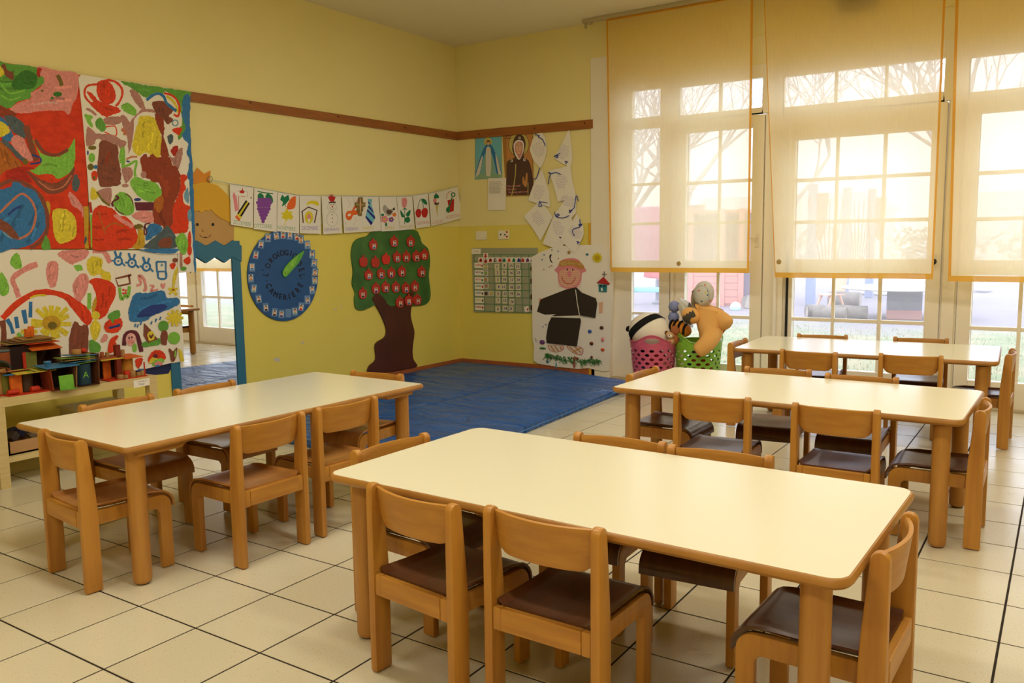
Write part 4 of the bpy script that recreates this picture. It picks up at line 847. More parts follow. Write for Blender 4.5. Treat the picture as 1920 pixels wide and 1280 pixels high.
# ------------------------------------------------------------------ apple tree board and its hanging apples
t = thing('apple_tree_board', 'large wooden tree cut-out with green crown and brown trunk on the left wall', 'tree board', (0, -1.1, 0))
T0 = Matrix.Translation((0, 1.1, 0))
GRN = mat('mottled_green_paint', '35632c', .45, .35, var=1, vscale=(5, 5, 5), vcol='4e7d38'); BRN = mat('dark_brown_paint', '4a2216', .4, .4, var=.8, vscale=(4, 4, 4), vcol='5c2c1c')  # crown paint mottled at random in two greens
plate([(1100, 600), (1130, 560), (1170, 570), (1230, 650), (1300, 645), (1380, 560), (1425, 545), (1425, 600), (1410, 720), (1425, 800), (1440, 870), (1425, 1000), (1432, 1080), (1462, 1135), (1380, 1160), (1230, 1185), (1078, 1212), (1075, 1140), (1130, 1080), (1128, 960), (1200, 905), (1215, 840), (1175, 730), (1130, 650)], .002, .018, 'trunk', BRN, sm=True, k=C5)
plate([(1000, 112), (1060, 95), (1095, 65), (1180, 55), (1430, 45), (1480, 90), (1500, 150), (1550, 200), (1565, 300), (1555, 420), (1570, 560), (1550, 625), (1500, 650), (1430, 655), (1360, 668), (1290, 672), (1215, 645), (1130, 645), (1080, 668), (1015, 690), (970, 670), (960, 600), (965, 545), (942, 480), (950, 380), (935, 250), (945, 170), (970, 130)], .001, .015, 'crown', GRN, sm=True, k=C5)
D = Draw(LEFT, .0152, paint).src(*C5).p('B', [(1128, 648), (1125, 585), (1150, 560), (1190, 585), (1235, 650), (1300, 655), (1380, 560), (1432, 545), (1425, 600), (1412, 660), (1290, 672), (1215, 648)]); onT(D.mb); D.keys = ['V']
D.mb.build('trunk_painted_on_crown', BRN, t)
rows = [('top', [(1110, 165, 1), (1277, 140, 1), (1410, 140, 1)]), ('second', [(1032, 300, 0), (1127, 305, 0), (1212, 280, 0), (1300, 265, 1), (1375, 262, 1), (1455, 258, 1), (1520, 245, 1)]),
        ('third', [(1073, 405, 1), (1173, 395, 1), (1255, 390, 1), (1340, 380, 1), (1497, 382, 1)]), ('fourth', [(1027, 555, 1), (1132, 515, 1), (1208, 505, 1), (1290, 505, 1), (1370, 512, 1), (1442, 498, 1)]), ('bottom', [(1322, 625, 1), (1395, 610, 1), (1462, 605, 1)])]
ORD = ['first', 'second', 'third', 'fourth', 'fifth', 'sixth', 'last']
APR = mat('red_wooden_apple', 'c03020', .4, .4, var=.4, vscale=(30, 30, 30), vcol='a82a1c'); APB = mat('bright_red_wooden_apple', 'd83020', .4)
for rn, lst in rows:
    for n, (x, y, ph) in enumerate(lst):
        nm = 'last' if n == len(lst) - 1 else ORD[n]
        lab = '%s%s red apple from the left in the %s row on the wooden tree' % ('' if ph else 'plain ', nm, rn)
        a = thing('apple_tag', lab, 'apple tag', group='red apples hanging on the tree board')
        ap = [(-6, -52), (6, -52), (8, -36), (16, -34), (30, -24), (33, 0), (28, 28), (14, 44), (0, 40), (-14, 44), (-28, 28), (-33, 0), (-30, -24), (-16, -34), (-8, -36)]
        MB().prism(pts_at(LEFT, .026, [(x + u, y + v) for u, v in ap], C5), LEFT, .019, .026).build('apple', APB if (rn, n) == ('second', 2) else APR, a, bevel=.0015, seg=1)
        c = LEFT(*LEFT.at(440 + x * C5[2], 420 + (y - 24) * C5[2], .02), .014)
        MB().tube([c, c + Vector((.018, 0, 0)), c + Vector((.020, 0, .008))], .0025, 6).build('hook', mat('brass_hook', '8a7434', .35, .5, .8), a, smooth=True)
        if ph:
            D = Draw(LEFT, .0262, ink).src(*C5); dx = random.uniform(-4, 6)
            D.p('W', [(x - 11 + dx, y - 6), (x + 13 + dx, y - 8), (x + 14 + dx, y + 31), (x - 10 + dx, y + 33)], False).p(random.choice('RUNbX'), [(x - 9 + dx, y + 32), (x - 6 + dx, y + 16), (x + 9 + dx, y + 16), (x + 13 + dx, y + 30)], False).e(random.choice('XDDT'), x + 2 + dx, y + 5, 9, 11).e('F', x + 2 + dx, y + 8, 7, 8)
            D.build('photo', a)
# ------------------------------------------------------------------ things on the short back wall
C6 = (860, 220, .20319)
def bsheet(name, pts, d, m, lab, cat, grp=None, k=C6, th=.001): return tag(sheet(BACK, pts_at(BACK, d, pts, k), d, name, m, th=th), lab, cat, grp)
t = bsheet('holy_picture', [(150, 180), (395, 162), (402, 560), (148, 574)], .004, mat('pale_blue_print', '7fb0b4', .45), 'small blue picture of a robed figure with open arms, below the rail', 'picture')
D = Draw(BACK, .004, ink).src(*C6); D.clip = (156, 172, 396, 562); D.p('C', [(165, 200), (380, 190), (390, 350), (160, 380)]).e('o', 270, 225, 38, 42).p('U', [(250, 255), (300, 255), (350, 360), (400, 540), (360, 545), (330, 420), (300, 330), (245, 330), (215, 430), (170, 555), (150, 545), (205, 350)]).p('g', [(250, 330), (300, 330), (312, 540), (245, 545)]).p('M', [(255, 285), (293, 285), (300, 420), (290, 545), (258, 545), (250, 420)]).e('F', 273, 240, 11, 17).p('D', [(258, 250), (262, 215), (285, 215), (290, 250), (283, 228), (266, 228)]).p('M', [(210, 370), (222, 378), (185, 540), (155, 550)]).p('M', [(340, 352), (352, 365), (395, 540), (370, 540)]).p('g', [(155, 560), (200, 520), (280, 545), (350, 520), (400, 550), (150, 572)])
D.build('printed_image', t)
t = bsheet('icon_poster', [(400, 118), (685, 90), (691, 722), (438, 728)], .007, mat('gold_print', 'a87838', .45), 'large gold poster of a woman in a dark brown hooded mantle', 'picture')
D = Draw(BACK, .007, ink).src(*C6); D.clip = (441, 112, 687, 716); D.p('T', [(441, 138), (672, 112), (680, 700), (445, 710)], False).e('D', 555, 250, 97, 112).e('o', 555, 250, 93, 108)
D.p('D', [(500, 240), (520, 180), (560, 155), (600, 180), (618, 250), (600, 360), (660, 430), (685, 720), (445, 725), (438, 450), (470, 390), (515, 370), (495, 300)]).p('W', [(508, 250), (530, 215), (560, 208), (590, 220), (603, 255), (595, 320), (560, 390), (530, 360), (512, 310)]).p('r', [(520, 260), (540, 228), (570, 225), (592, 250), (585, 330), (560, 380), (540, 345), (522, 310)]).p('F', [(528, 265), (545, 240), (568, 240), (582, 265), (572, 320), (555, 340), (537, 315)])
for x in (541, 568): D.s('X', [(x - 8, 262), (x + 8, 262)], 4).s('D', [(x - 10, 250), (x + 10, 249)], 3)
D.s('B', [(555, 265), (552, 298), (560, 300)], 3).s('R', [(546, 316), (566, 316)], 4)
for x, y in ((562, 190), (490, 400), (607, 390)): D.p('W', [(x - 9, y - 11), (x + 9, y - 11), (x + 9, y + 11), (x - 9, y + 11)], False).e('D', x, y, 5, 7)
D.s('o', [(527, 430), (522, 540), (500, 680), (485, 725)], 8).s('o', [(640, 600), (640, 715)], 6).p('T', [(590, 560), (600, 545), (612, 590), (622, 520), (634, 515), (636, 570), (625, 640), (605, 630), (590, 600)])
for y, w_ in ((632, 140), (662, 100), (688, 220)): D.t('r', 'Maria nostra madre e sorella'[:int(w_ / 8)], 440 + w_ / 2, y, 26, 3, .62, .04)
for y in (158, 174, 195): D.s('D', [(425, y), (480, y - 4)], 6, False)
D.build('printed_image', t)
t = bsheet('typed_sheet', [(272, 562), (438, 558), (430, 855), (270, 856)], .010, PAPER, 'small white sheet with a block of typed lines under the holy pictures', 'sheet')
D = Draw(BACK, .010, ink).src(*C6); random.seed(2)
for i in range(14):
    x = 282
    while x < 385:
        w_ = random.uniform(6, 20); D.s('s', [(x, 590 + i * 8.3), (x + w_, 590 + i * 8.3)], 3.6, False); x += w_ + 4
D.build('typed_text', t)
NOTES = [
 ('left', 'topmost', [(760, 122), (800, 190), (815, 300), (790, 400), (755, 470), (690, 400), (655, 300), (682, 200)], .012, (735, 300, -28), [[(705, 150), (740, 175), (742, 160), (740, 185), (775, 205), (800, 262)]]),
 ('left', 'second', [(768, 480), (800, 580), (835, 690), (842, 828), (740, 800), (640, 765), (668, 680), (702, 590)], .018, (740, 690, 14), [[(748, 465), (718, 562), (690, 565)]]),
 ('left', 'lowest', [(728, 790), (800, 822), (866, 920), (812, 1030), (755, 1140), (680, 1020), (598, 915)], .014, (735, 930, -34), [[(748, 770), (742, 820), (770, 812), (752, 780), (820, 790)]]),
 ('right', 'topmost', [(1020, 95), (1045, 300), (1048, 400), (1028, 462), (950, 420), (880, 380), (960, 230)], .012, (970, 320, 20), [[(880, 362), (910, 345), (915, 370), (895, 366), (935, 330)]]),
 ('right', 'second', [(830, 490), (930, 470), (1030, 440), (1050, 600), (1078, 700), (1000, 755), (915, 780), (880, 640)], .016, (945, 590, -6), [[(830, 615), (835, 560), (850, 520), (830, 505), (850, 520), (900, 508), (942, 528)]]),
 ('right', 'third', [(1035, 650), (1085, 720), (1082, 880), (1040, 930), (960, 930), (880, 900), (960, 790)], .020, (1010, 770, -62), [[(1105, 770), (1085, 720), (1068, 830), (1030, 860), (1020, 880)]]),
 ('right', 'fourth', [(885, 895), (960, 910), (1040, 930), (1060, 980), (1015, 1100), (940, 1215), (890, 1210), (775, 1165), (830, 1020)], .024, (920, 1020, -18), [[(885, 872), (900, 915), (930, 900), (910, 890), (910, 920), (970, 926), (1020, 905)]]),
 ('right', 'lowest', [(1090, 890), (1150, 1000), (1155, 1080), (1110, 1180), (1065, 1252), (1000, 1190), (930, 1130), (1010, 1040)], .028, (1080, 1060, -52), [[(1118, 940), (1125, 1000), (1138, 985), (1108, 990), (1120, 1010), (1060, 1030), (1052, 1060), (1070, 1090)]])]
for side, ordn, q, d, (tx, ty, rot), rib in NOTES:
    t = bsheet('note_sheet', q, d, PAPER, '%s written sheet of the %s hanging strip of notes with blue ribbons' % (ordn, side), 'note', 'handwritten notes hanging in two strips')
    D = Draw(BACK, d, ink).src(*C6)
    for i in range(-4, 5):
        ca, sa = math.cos(R(rot)), math.sin(R(rot)); x = -52 + 5 * abs(i)
        while x < 45 - 5 * abs(i):
            w_ = random.uniform(8, 22)
            D.s('p', [(tx + u * ca - v * sa, ty + u * sa + v * ca) for u, v in ((x, i * 15), (x + w_ * .35, i * 15 - 3), (x + w_ * .7, i * 15 + 2), (x + w_, i * 15 - 1))], 2.3); x += w_ + 6
    bx, by = tx + 22, ty + 88
    if ordn in ('topmost', 'fourth', 'lowest', 'third') and side == 'right': D.s('N', [(bx - 14, by - 4), (bx + 16, by + 6)], 10, False).s('N', [(bx + 2, by), (bx - 3, by + 24)], 9, False)
    D.build('handwriting', t)
    for r_ in rib:
        pp = [BACK(*BACK.at(C6[0] + x * C6[2], C6[1] + y * C6[2], d + .004), d + .004 + .004 * (k % 2)) for k, (x, y) in enumerate(catmull(r_, False, 3))]
        MB().tube(pp, .0042, 6).build('ribbon', mat('blue_ribbon', '22409a', .5), t, smooth=True)
IV = mat('ivory_plastic', 'efe6cf', .35)
for q, lab, nm in (([(160, 1050), (255, 1048), (255, 1128), (158, 1130)], 'white light switch plate on the yellow wall, left of the socket', 'light_switch'), ([(362, 1045), (462, 1042), (462, 1122), (364, 1126)], 'white socket plate with two red heart stickers', 'wall_socket')):
    t = tag(MB().prism(pts_at(BACK, .008, q, C6), BACK, 0, .008).build(nm, IV, None, bevel=.002), lab, 'switch' if nm == 'light_switch' else 'socket')
    x = q[0][0]
    if nm == 'light_switch':
        for a in (20, 48): MB().prism(pts_at(BACK, .011, [(x + a, 1068), (x + a + 24, 1068), (x + a + 24, 1108), (x + a, 1108)], C6), BACK, .008, .011).build('rocker', IV, t, bevel=.001)
    else:
        D = Draw(BACK, .008, ink).src(*C6)
        for a in (25, 64): D.e('X', x + a, 1082, 7, 8)
        for y in (1056, 1098): D.p('R', [(x + 82, y + 12), (x + 71, y), (x + 76, y - 7), (x + 82, y - 3), (x + 88, y - 8), (x + 93, y)])
        D.build('sockets_and_hearts', t)

# calendar board
CK = (880, 460, .10156)
t = bsheet('calendar_board', [(40, 48), (1255, 42), (1255, 1250), (78, 1232)], .010, mat('grey_green_board', 'a0a184', .5), 'grey weekly calendar board with numbered cards, partly behind the friar poster', 'calendar', None, CK, .009)
D = Draw(BACK, .010, ink).src(*CK)
for q in ([(88, 172), (1250, 172)], [(90, 300), (1250, 305)], [(90, 432), (1250, 440)], [(90, 562), (1250, 575)], [(92, 690), (1250, 705)], [(95, 820), (1250, 838)], [(97, 945), (1250, 972)], [(99, 1075), (1250, 1108)], [(100, 1205), (1250, 1245)]): D.s('G', q, 9, False)
for x in (88, 265, 452, 580, 705, 835, 965, 1098): D.s('G', [(x, 172), (x + 14, 1210 + (x - 88) * .035)], 9, False)
D.build('printed_grid', t)
def ccard(name, q, d=.012, m=None): return MB().prism(pts_at(BACK, d, q, CK), BACK, .0105, d).build(name, m or PAPER, t)
c = ccard('title_card', [(42, 60), (210, 62), (208, 160), (42, 158)]); D = Draw(BACK, .012, ink).src(*CK).t('X', 'Lunedì', 128, 108, 36, 0, .9); D.build('lettering', c)
NUM = [(1, 508, 392), (8, 645, 375), (15, 768, 380), (22, 888, 385), (2, 518, 502), (9, 640, 500), (16, 770, 508), (23, 908, 505), (3, 525, 632), (10, 648, 628), (17, 780, 640), (24, 902, 638), (4, 538, 765), (11, 628, 768), (18, 775, 775), (25, 905, 772), (5, 530, 895), (12, 658, 895), (19, 772, 895), (26, 902, 900), (7, 528, 1015), (13, 652, 1020), (20, 785, 1042), (6, 525, 1172), (14, 660, 1165), (21, 765, 1172)]
for n, x, y in NUM:
    a = random.uniform(-4, 4); rr_ = lambda u, v: (x + u - v * math.sin(R(a)), y + v + u * math.sin(R(a)))
    c = ccard('number_card', [rr_(-44, -52), rr_(44, -52), rr_(44, 52), rr_(-44, 52)], .012, mat('cream_card', 'ddd3b0', .6)); D = Draw(BACK, .012, ink).src(*CK).t('N', str(n), x, y, 78, -a, .8, .05); D.build('numeral', c)
for k, (wd, y, cl) in enumerate([('LUNEDI', 365, 'R'), ('MARTEDI', 500, 'P'), ('MERCOLEDI', 633, 'E'), ('GIOVEDI', 755, 'G'), ('VENERDI', 880, 'U'), ('SABATO', 1010, 'o'), ('DOMENICA', 1140, 'R')]):
    c = ccard('weekday_card', [(92 + k * 2, y - 48), (255 + k * 2, y - 44), (256 + k * 2, y + 55), (94 + k * 2, y + 52)]); D = Draw(BACK, .012, ink).src(*CK).t(cl, wd, 160 + k * 2, y - 4, 44, 0, 4.2 / len(wd), .05).e('RGGRDDR'[k], 235 + k * 2, y + 8, 14, 22); D.build('lettering', c)
for x, y, cl in ((302, 400, 'Y'), (303, 512, 'L'), (303, 635, 'T'), (312, 750, 'T'), (408, 885, 'Y'), (310, 888, 'D')):
    c = ccard('weather_card', [(x - 42, y - 46), (x + 40, y - 46), (x + 40, y + 46), (x - 42, y + 46)]); D = Draw(BACK, .012, ink).src(*CK).p('s', [(x - 34, y - 38), (x + 32, y - 38), (x + 32, y + 38), (x - 34, y + 38)], False); D.e(cl, x - 2, y - 4, 22, 25) if cl != 'D' else D.p('D', [(x - 30, y - 34), (x + 28, y - 34), (x + 28, y + 34), (x - 30, y + 34)], False); D.build('weather_symbol', c)
for k, x in enumerate((208, 300, 388, 475, 565, 642, 732, 820, 912, 985, 1075, 1160)):
    y = 268 if k != 1 else 285; c = ccard('activity_card', [(x - 42, y - 48), (x + 44, y - 48), (x + 44, y + 48), (x - 42, y + 48)]); D = Draw(BACK, .012, ink).src(*CK)
    D.p('RRRNRGOGNRNN'[k], [(x - 26, y + 34), (x - 20, y - 10), (x, y - 34), (x + 22, y - 12), (x + 28, y + 30)]).e('XDXYRGRGNRRW'[k], x + 6, y + 4, 13, 18); D.build('activity_symbol', c)
c = ccard('arrow_card', [(258, 142), (345, 140), (345, 240), (258, 242)]); D = Draw(BACK, .012, ink).src(*CK).p('R', [(282, 152), (315, 152), (315, 200), (330, 200), (298, 235), (265, 200), (282, 200)], False); D.build('red_arrow', c)
for y in (430, 655, 950, 1150): MB().prism(pts_at(BACK, .014, [(1185 + 60 * math.cos(a), y + 75 * math.sin(a)) for a in [k * .524 for k in range(12)]], CK), BACK, .0105, .014).build('brown_oval', mat('brown_felt', '4a2418', .8), t)
c = ccard('picture_card', [(1005, 1135), (1085, 1115), (1110, 1215), (1030, 1232)]); D = Draw(BACK, .012, ink).src(*CK).e('R', 1078, 1180, 16, 22).s('o', [(1020, 1150), (1050, 1140)], 8); D.build('activity_symbol', c)

# friar poster
CF_ = (980, 440, .21871)
t = bsheet('friar_poster', [(75, 192), (150, 150), (240, 115), (350, 95), (520, 88), (690, 85), (745, 132), (745, 292), (782, 300), (772, 600), (755, 900), (738, 1165), (690, 1172), (560, 1142), (480, 1150), (300, 1132), (135, 1105), (92, 1080), (98, 960), (85, 900)], .022, PAPER, 'tall white paper poster with a pink faced friar in a black paper habit', 'poster', None, CF_, .0015)
D = Draw(BACK, .022, ink).src(*CF_)
D.p('E', [(300, 270), (330, 220), (400, 200), (470, 210), (515, 260), (545, 310), (510, 330), (500, 400), (460, 450), (400, 465), (340, 450), (305, 400), (298, 330), (272, 305)])
D.p('F', [(312, 340), (340, 300), (470, 300), (495, 340), (480, 400), (440, 440), (380, 450), (325, 420)])
for k in range(9): D.s('E', [(305, 300 + k * 18), (400, 306 + k * 18), (500, 300 + k * 18)], 4)
D.p('T', [(310, 265), (325, 225), (400, 215), (470, 225), (522, 262), (515, 298), (420, 268), (335, 272)])
random.seed(8)
for k in range(50): x = random.uniform(325, 510); y = 218 + abs(x - 400) * .22 + random.uniform(6, 38); D.s('o', [(x - 6, y), (x, y - 7), (x + 6, y)], 3)
D.e('X', 383, 297, 5, 10).e('X', 431, 299, 5, 10).e('E', 402, 335, 18, 26).s('R', [(335, 355), (350, 395), (390, 420), (430, 408), (455, 365)], 5)
for q in ([(215, 945), (260, 945), (350, 950), (345, 990), (290, 1008), (235, 990)], [(375, 955), (440, 945), (510, 965), (522, 1000), (500, 1032), (430, 1010)]): D.p('r', q).p('M', [(sum(p[0] for p in q) / 6 + (x - sum(p[0] for p in q) / 6) * .85, sum(p[1] for p in q) / 6 + (y - sum(p[1] for p in q) / 6) * .85) for x, y in q])
for q in ([(240, 950), (275, 1000)], [(275, 950), (310, 1002)], [(320, 955), (335, 985)], [(400, 960), (470, 1020)], [(440, 950), (500, 1010)], [(430, 1005), (500, 970)]): D.s('T', q, 12, False)
D.p('X', [(230, 180), (250, 168), (240, 205), (258, 238), (238, 225)]).p('F', [(655, 580), (690, 575), (685, 670), (655, 675)], False).p('F', [(140, 545), (160, 540), (155, 590), (138, 590)], False)
for x, y, c_ in ((185, 172, 'b'), (252, 130, 'b'), (305, 142, 'b'), (168, 213, 'b'), (308, 203, 'T'), (183, 298, 'T'), (175, 788, 'b'), (199, 770, 'b'), (232, 275, 'T'), (250, 265, 'T')):
    D.p(c_, [(x + (9 if k % 2 == 0 else 4) * math.cos(k * .628), y + (9 if k % 2 == 0 else 4) * math.sin(k * .628)) for k in range(10)], False)
D.build('crayon_drawing', t)
BLK = mat('black_card', '33281f', .7)
def raised(pts, d, name, m=None, sm=False): return MB().prism(pts_at(BACK, d, catmull(pts, True, 3) if sm else pts, CF_), BACK, .0225, d).build(name, m or BLK, t, bevel=.0008, seg=1)
raised([(372, 468), (455, 450), (492, 690), (245, 698), (285, 680), (190, 685), (122, 658), (150, 560), (165, 548)], .026, 'habit_top')
raised([(455, 450), (500, 495), (622, 545), (634, 590), (618, 712), (492, 690)], .038, 'habit_sleeve')
raised([(245, 708), (490, 712), (497, 740), (462, 955), (205, 928), (200, 880), (220, 760)], .032, 'habit_skirt')
WS = mat('white_wool_cord', 'e6e0d2', .8)
for q in ([(245, 703), (490, 712)], [(456, 470), (470, 580), (490, 690)]):
    MB().tube([BACK(*BACK.at(CF_[0] + x * CF_[2], CF_[1] + y * CF_[2], .034), .04) for x, y in q], .004, 6).build('cord', WS, t, smooth=True)
def clay(x, y, rx, ry, c_, name='clay_blob'):
    u, v = BACK.at(CF_[0] + x * CF_[2], CF_[1] + y * CF_[2], .025); MB().ell(BACK(u, v, .026), (rx * .001, .010, ry * .001), n=12, m=8).build(name, mat('clay_' + c_, c_, .5), t, smooth=True)
for a in ((168, 920, 32, 24, '70407a'), (172, 972, 40, 10, '2c7a34'), (575, 828, 22, 18, '2a58a8'), (677, 797, 22, 18, '5a2c1c'), (686, 898, 18, 22, 'd88a90'), (590, 932, 22, 18, '6a2c20'), (686, 985, 22, 16, 'd8582c'), (554, 168, 16, 10, '2c6a80'), (398, 150, 18, 16, 'a8844a'), (118, 893, 12, 20, 'd8d0bc'), (592, 1050, 12, 16, '5a1c20'), (632, 1095, 10, 10, 'b06a70'), (245, 1058, 12, 10, '5a2020'), (470, 1062, 16, 14, '7a2424'), (212, 1085, 14, 18, '4a7a9a'), (288, 1120, 8, 36, '6a9aa8')): clay(*a)
su = [(638 + (46 if k % 2 else 34) * math.cos(k * .2618), 198 + (48 if k % 2 else 36) * math.sin(k * .2618)) for k in range(24)]
raised(su, .027, 'paper_sun', mat('yellow_felt', 'd8c828', .8)); c = raised([(638 + 24 * math.cos(a), 198 + 24 * math.sin(a)) for a in [k * .524 for k in range(12)]], .029, 'sun_center', mat('ochre_felt', 'c0a41c', .8))
raised([(648, 425), (722, 428), (718, 492), (652, 488)], .030, 'felt_house_wall', mat('teal_felt', '2a7a80', .8)); raised([(633, 412), (690, 362), (745, 420), (735, 428)], .034, 'felt_house_roof', mat('red_felt', 'b02a2a', .8))
raised([(694, 362), (694, 342), (680, 342), (680, 334), (694, 334), (694, 314), (702, 314), (702, 334), (718, 334), (718, 342), (702, 342), (702, 362)], .028, 'felt_cross', mat('grey_felt', '7a7a78', .8))
D = Draw(BACK, .0302, ink).src(*CF_).e('X', 668, 437, 9, 9).e('X', 700, 439, 9, 9).p('W', [(672, 458), (684, 456), (686, 478), (674, 480)]); D.build('felt_face', t)
raised([(430, 1055), (462, 1050), (465, 1065), (445, 1075), (448, 1135), (434, 1132)], .03, 'clay_worm', mat('clay_pink', 'b8484a', .6), True)
mb = MB(); random.seed(4)
for k in range(150):
    x = random.uniform(190, 670); y = 1015 + (x - 190) * .12 + random.uniform(0, 60) * (1 - abs(x - 430) / 330); q = [(x, y)]
    for j in range(4): q.append((q[-1][0] + random.uniform(-12, 14), q[-1][1] + random.uniform(-8, 16)))
    mb.tube([BACK(*BACK.at(CF_[0] + a * CF_[2], CF_[1] + b * CF_[2], .026), .025 + random.uniform(0, .012)) for a, b in q], .0026, 4)
tag(mb.build('paper_grass', mat('green_raffia', '2c7a2e', .7), t), kind='stuff')

# ------------------------------------------------------------------ blue gym mats
def vinyl():
    m = mat('blue_gym_mat_vinyl', '1c569e', .33, .5)
    nt = m.node_tree; b = nt.nodes['Principled BSDF']; g = nt.nodes.new('ShaderNodeNewGeometry'); mp = nt.nodes.new('ShaderNodeMapping'); mp.inputs['Scale'].default_value = (.9, 3.0, 1); mp.inputs['Rotation'].default_value = (0, 0, R(18))
    nt.links.new(g.outputs['Position'], mp.inputs[0]); n = nt.nodes.new('ShaderNodeTexNoise'); n.inputs['Scale'].default_value = 1.6; n.inputs['Detail'].default_value = 4; n.inputs['Distortion'].default_value = 1.4
    nt.links.new(mp.outputs[0], n.inputs['Vector']); bp = nt.nodes.new('ShaderNodeBump'); bp.inputs['Strength'].default_value = 1; bp.inputs['Distance'].default_value = .14
    nt.links.new(n.outputs['Fac'], bp.inputs['Height']); nt.links.new(bp.outputs[0], b.inputs['Normal'])
    return m
VIN = vinyl(); SEAM = mat('light_blue_seam', '3f78bc', .4)
def gym_mat(label, q, strap=None):
    c = sum((Vector(p) for p in q), Vector((0, 0))) / 4; t = thing('gym_mat', label, 'mat', (c.x, c.y, 0), group='blue gym mats in the corner')
    L = [(p[0] - c.x, p[1] - c.y) for p in q]; h = .055
    def S(u, v):
        x = (L[0][0] * (1 - u) + L[1][0] * u) * (1 - v) + (L[3][0] * (1 - u) + L[2][0] * u) * v; y = (L[0][1] * (1 - u) + L[1][1] * u) * (1 - v) + (L[3][1] * (1 - u) + L[2][1] * u) * v
        e = min(u, 1 - u, v, 1 - v); w_ = noise.noise(Vector((x * 1.6 + c.x, y * 5 + x * 1.5, 2))) * .005 + noise.noise(Vector((x * 4, y * 11, 5))) * .0025
        return Vector((x, y, h - .006 * max(0, 1 - e / .015) + w_ * min(1, e / .06)))
    MB().grid(S, 36, 60).build('top_cover', VIN, t, smooth=True)
    mb = MB(); 
    for i in range(4):
        a, b = L[i], L[(i + 1) % 4]; mb.add([(*a, .003), (*b, .003), (*b, h - .005), (*a, h - .005)], [(0, 1, 2, 3)])
    mb.add([(*p, .003) for p in L], [(3, 2, 1, 0)]); mb.build('side_cover', VIN, t)
    MB().tube([(*p, h * .45) for p in L + [L[0]]], .0035, 6).build('edge_piping', SEAM, t, smooth=True)
    if strap is not None:
        p = Vector((L[1][0], L[1][1], 0)).lerp(Vector((L[2][0], L[2][1], 0)), strap); MB().tube([(p.x, p.y - .1, .03), (p.x + .04, p.y - .03, .045), (p.x + .04, p.y + .05, .045), (p.x, p.y + .12, .03)], .011, 6).build('handle_strap', SEAM, t, smooth=True)
gym_mat('blue vinyl gym mat against the left wall, below the apple tree', [(.035, -3.46), (1.29, -3.47), (1.27, -.05), (.035, -.04)])
gym_mat('blue vinyl gym mat whose long free edge faces the tables', [(1.297, -3.47), (2.44, -3.52), (2.235, -.34), (1.277, -.05)], .86)

# ------------------------------------------------------------------ bench with the cardboard village
BW = wood_mat('pale_birch_veneer', 'd2bd86', 'c6ae74', (4, 3, 60), .45)
t = thing('low_bench', 'pale birch bench with a lower shelf along the left wall, carrying model houses', 'bench', (.4, -4.6, 0))
BT = .505
MB().box(-.20, -1.2, BT - .05, .225, .548, BT).build('bench_top', BW, t, bevel=.002)
for x in (-.20, .172):
    for y in (-1.19, -.43, .495): MB().box(x, y, 0, x + .053, y + .053, BT - .05).build('leg', BW, t, bevel=.002)
MB().box(-.15, -1.2, .135, .2, .50, .165).build('shelf', BW, t, bevel=.002)
bt = t
D = Draw(LEFT, .6268, ink)
t2 = tag(MB().prism(pts_at(LEFT, .627, [(250.3, 713.5), (280.5, 708.2), (280.8, 721.5), (251, 727.5)]), LEFT, .6255, .627).build('name_label', PAPER), 'white paper label on the front edge of the pale bench', 'label')
D = Draw(LEFT, .627, ink).t('X', 'Si Gioele A', 265.8, 714.5, 4.2, 9, .85).t('X', 'Diego', 265.8, 719.5, 5.2, 9, .85); D.build('lettering', t2)
t = thing('storage_box', 'translucent plastic box under the bench top, seen beyond the table', 'box', (.40, -4.32, .165))
MB().box(-.15, -.17, 0, .15, .17, .16).build('box_body', mat('milky_plastic', 'cfc6a4', .4), t, bevel=.01); MB().box(-.16, -.18, .16, .16, .18, .18).build('lid', mat('cream_plastic', 'd8cfa8', .4), t, bevel=.005)
t = thing('toy_crate', 'pale wooden crate of dark toys on the bench shelf', 'crate', (.42, -4.78, .165))
c = MB().box(-.14, -.17, 0, .14, .17, .01)
for a in ((-.14, -.17, -.128, .17), (.128, -.17, .14, .17), (-.14, -.17, .14, -.158), (-.14, .158, .14, .17)): c.box(a[0], a[1], 0, a[2], a[3], .075)
c.build('crate_body', mat('tan_wood', 'b48a5c', .55), t)
random.seed(12)
for k in range(14):
    x, y = random.uniform(-.1, .1), random.uniform(-.13, .13); MB().box(-.03, -.025, -.02, .03, .025, .02, M=Matrix.Translation((x, y, .075 + random.uniform(0, .025))) @ Matrix.Rotation(random.random() * 3, 4, 'Z') @ Matrix.Rotation(random.random(), 4, 'X')).build('toy_block', mat('dark_toy_%d' % (k % 3), ('3a3028', '2a2a48', '6a5a44')[k % 3], .5), t, bevel=.004)

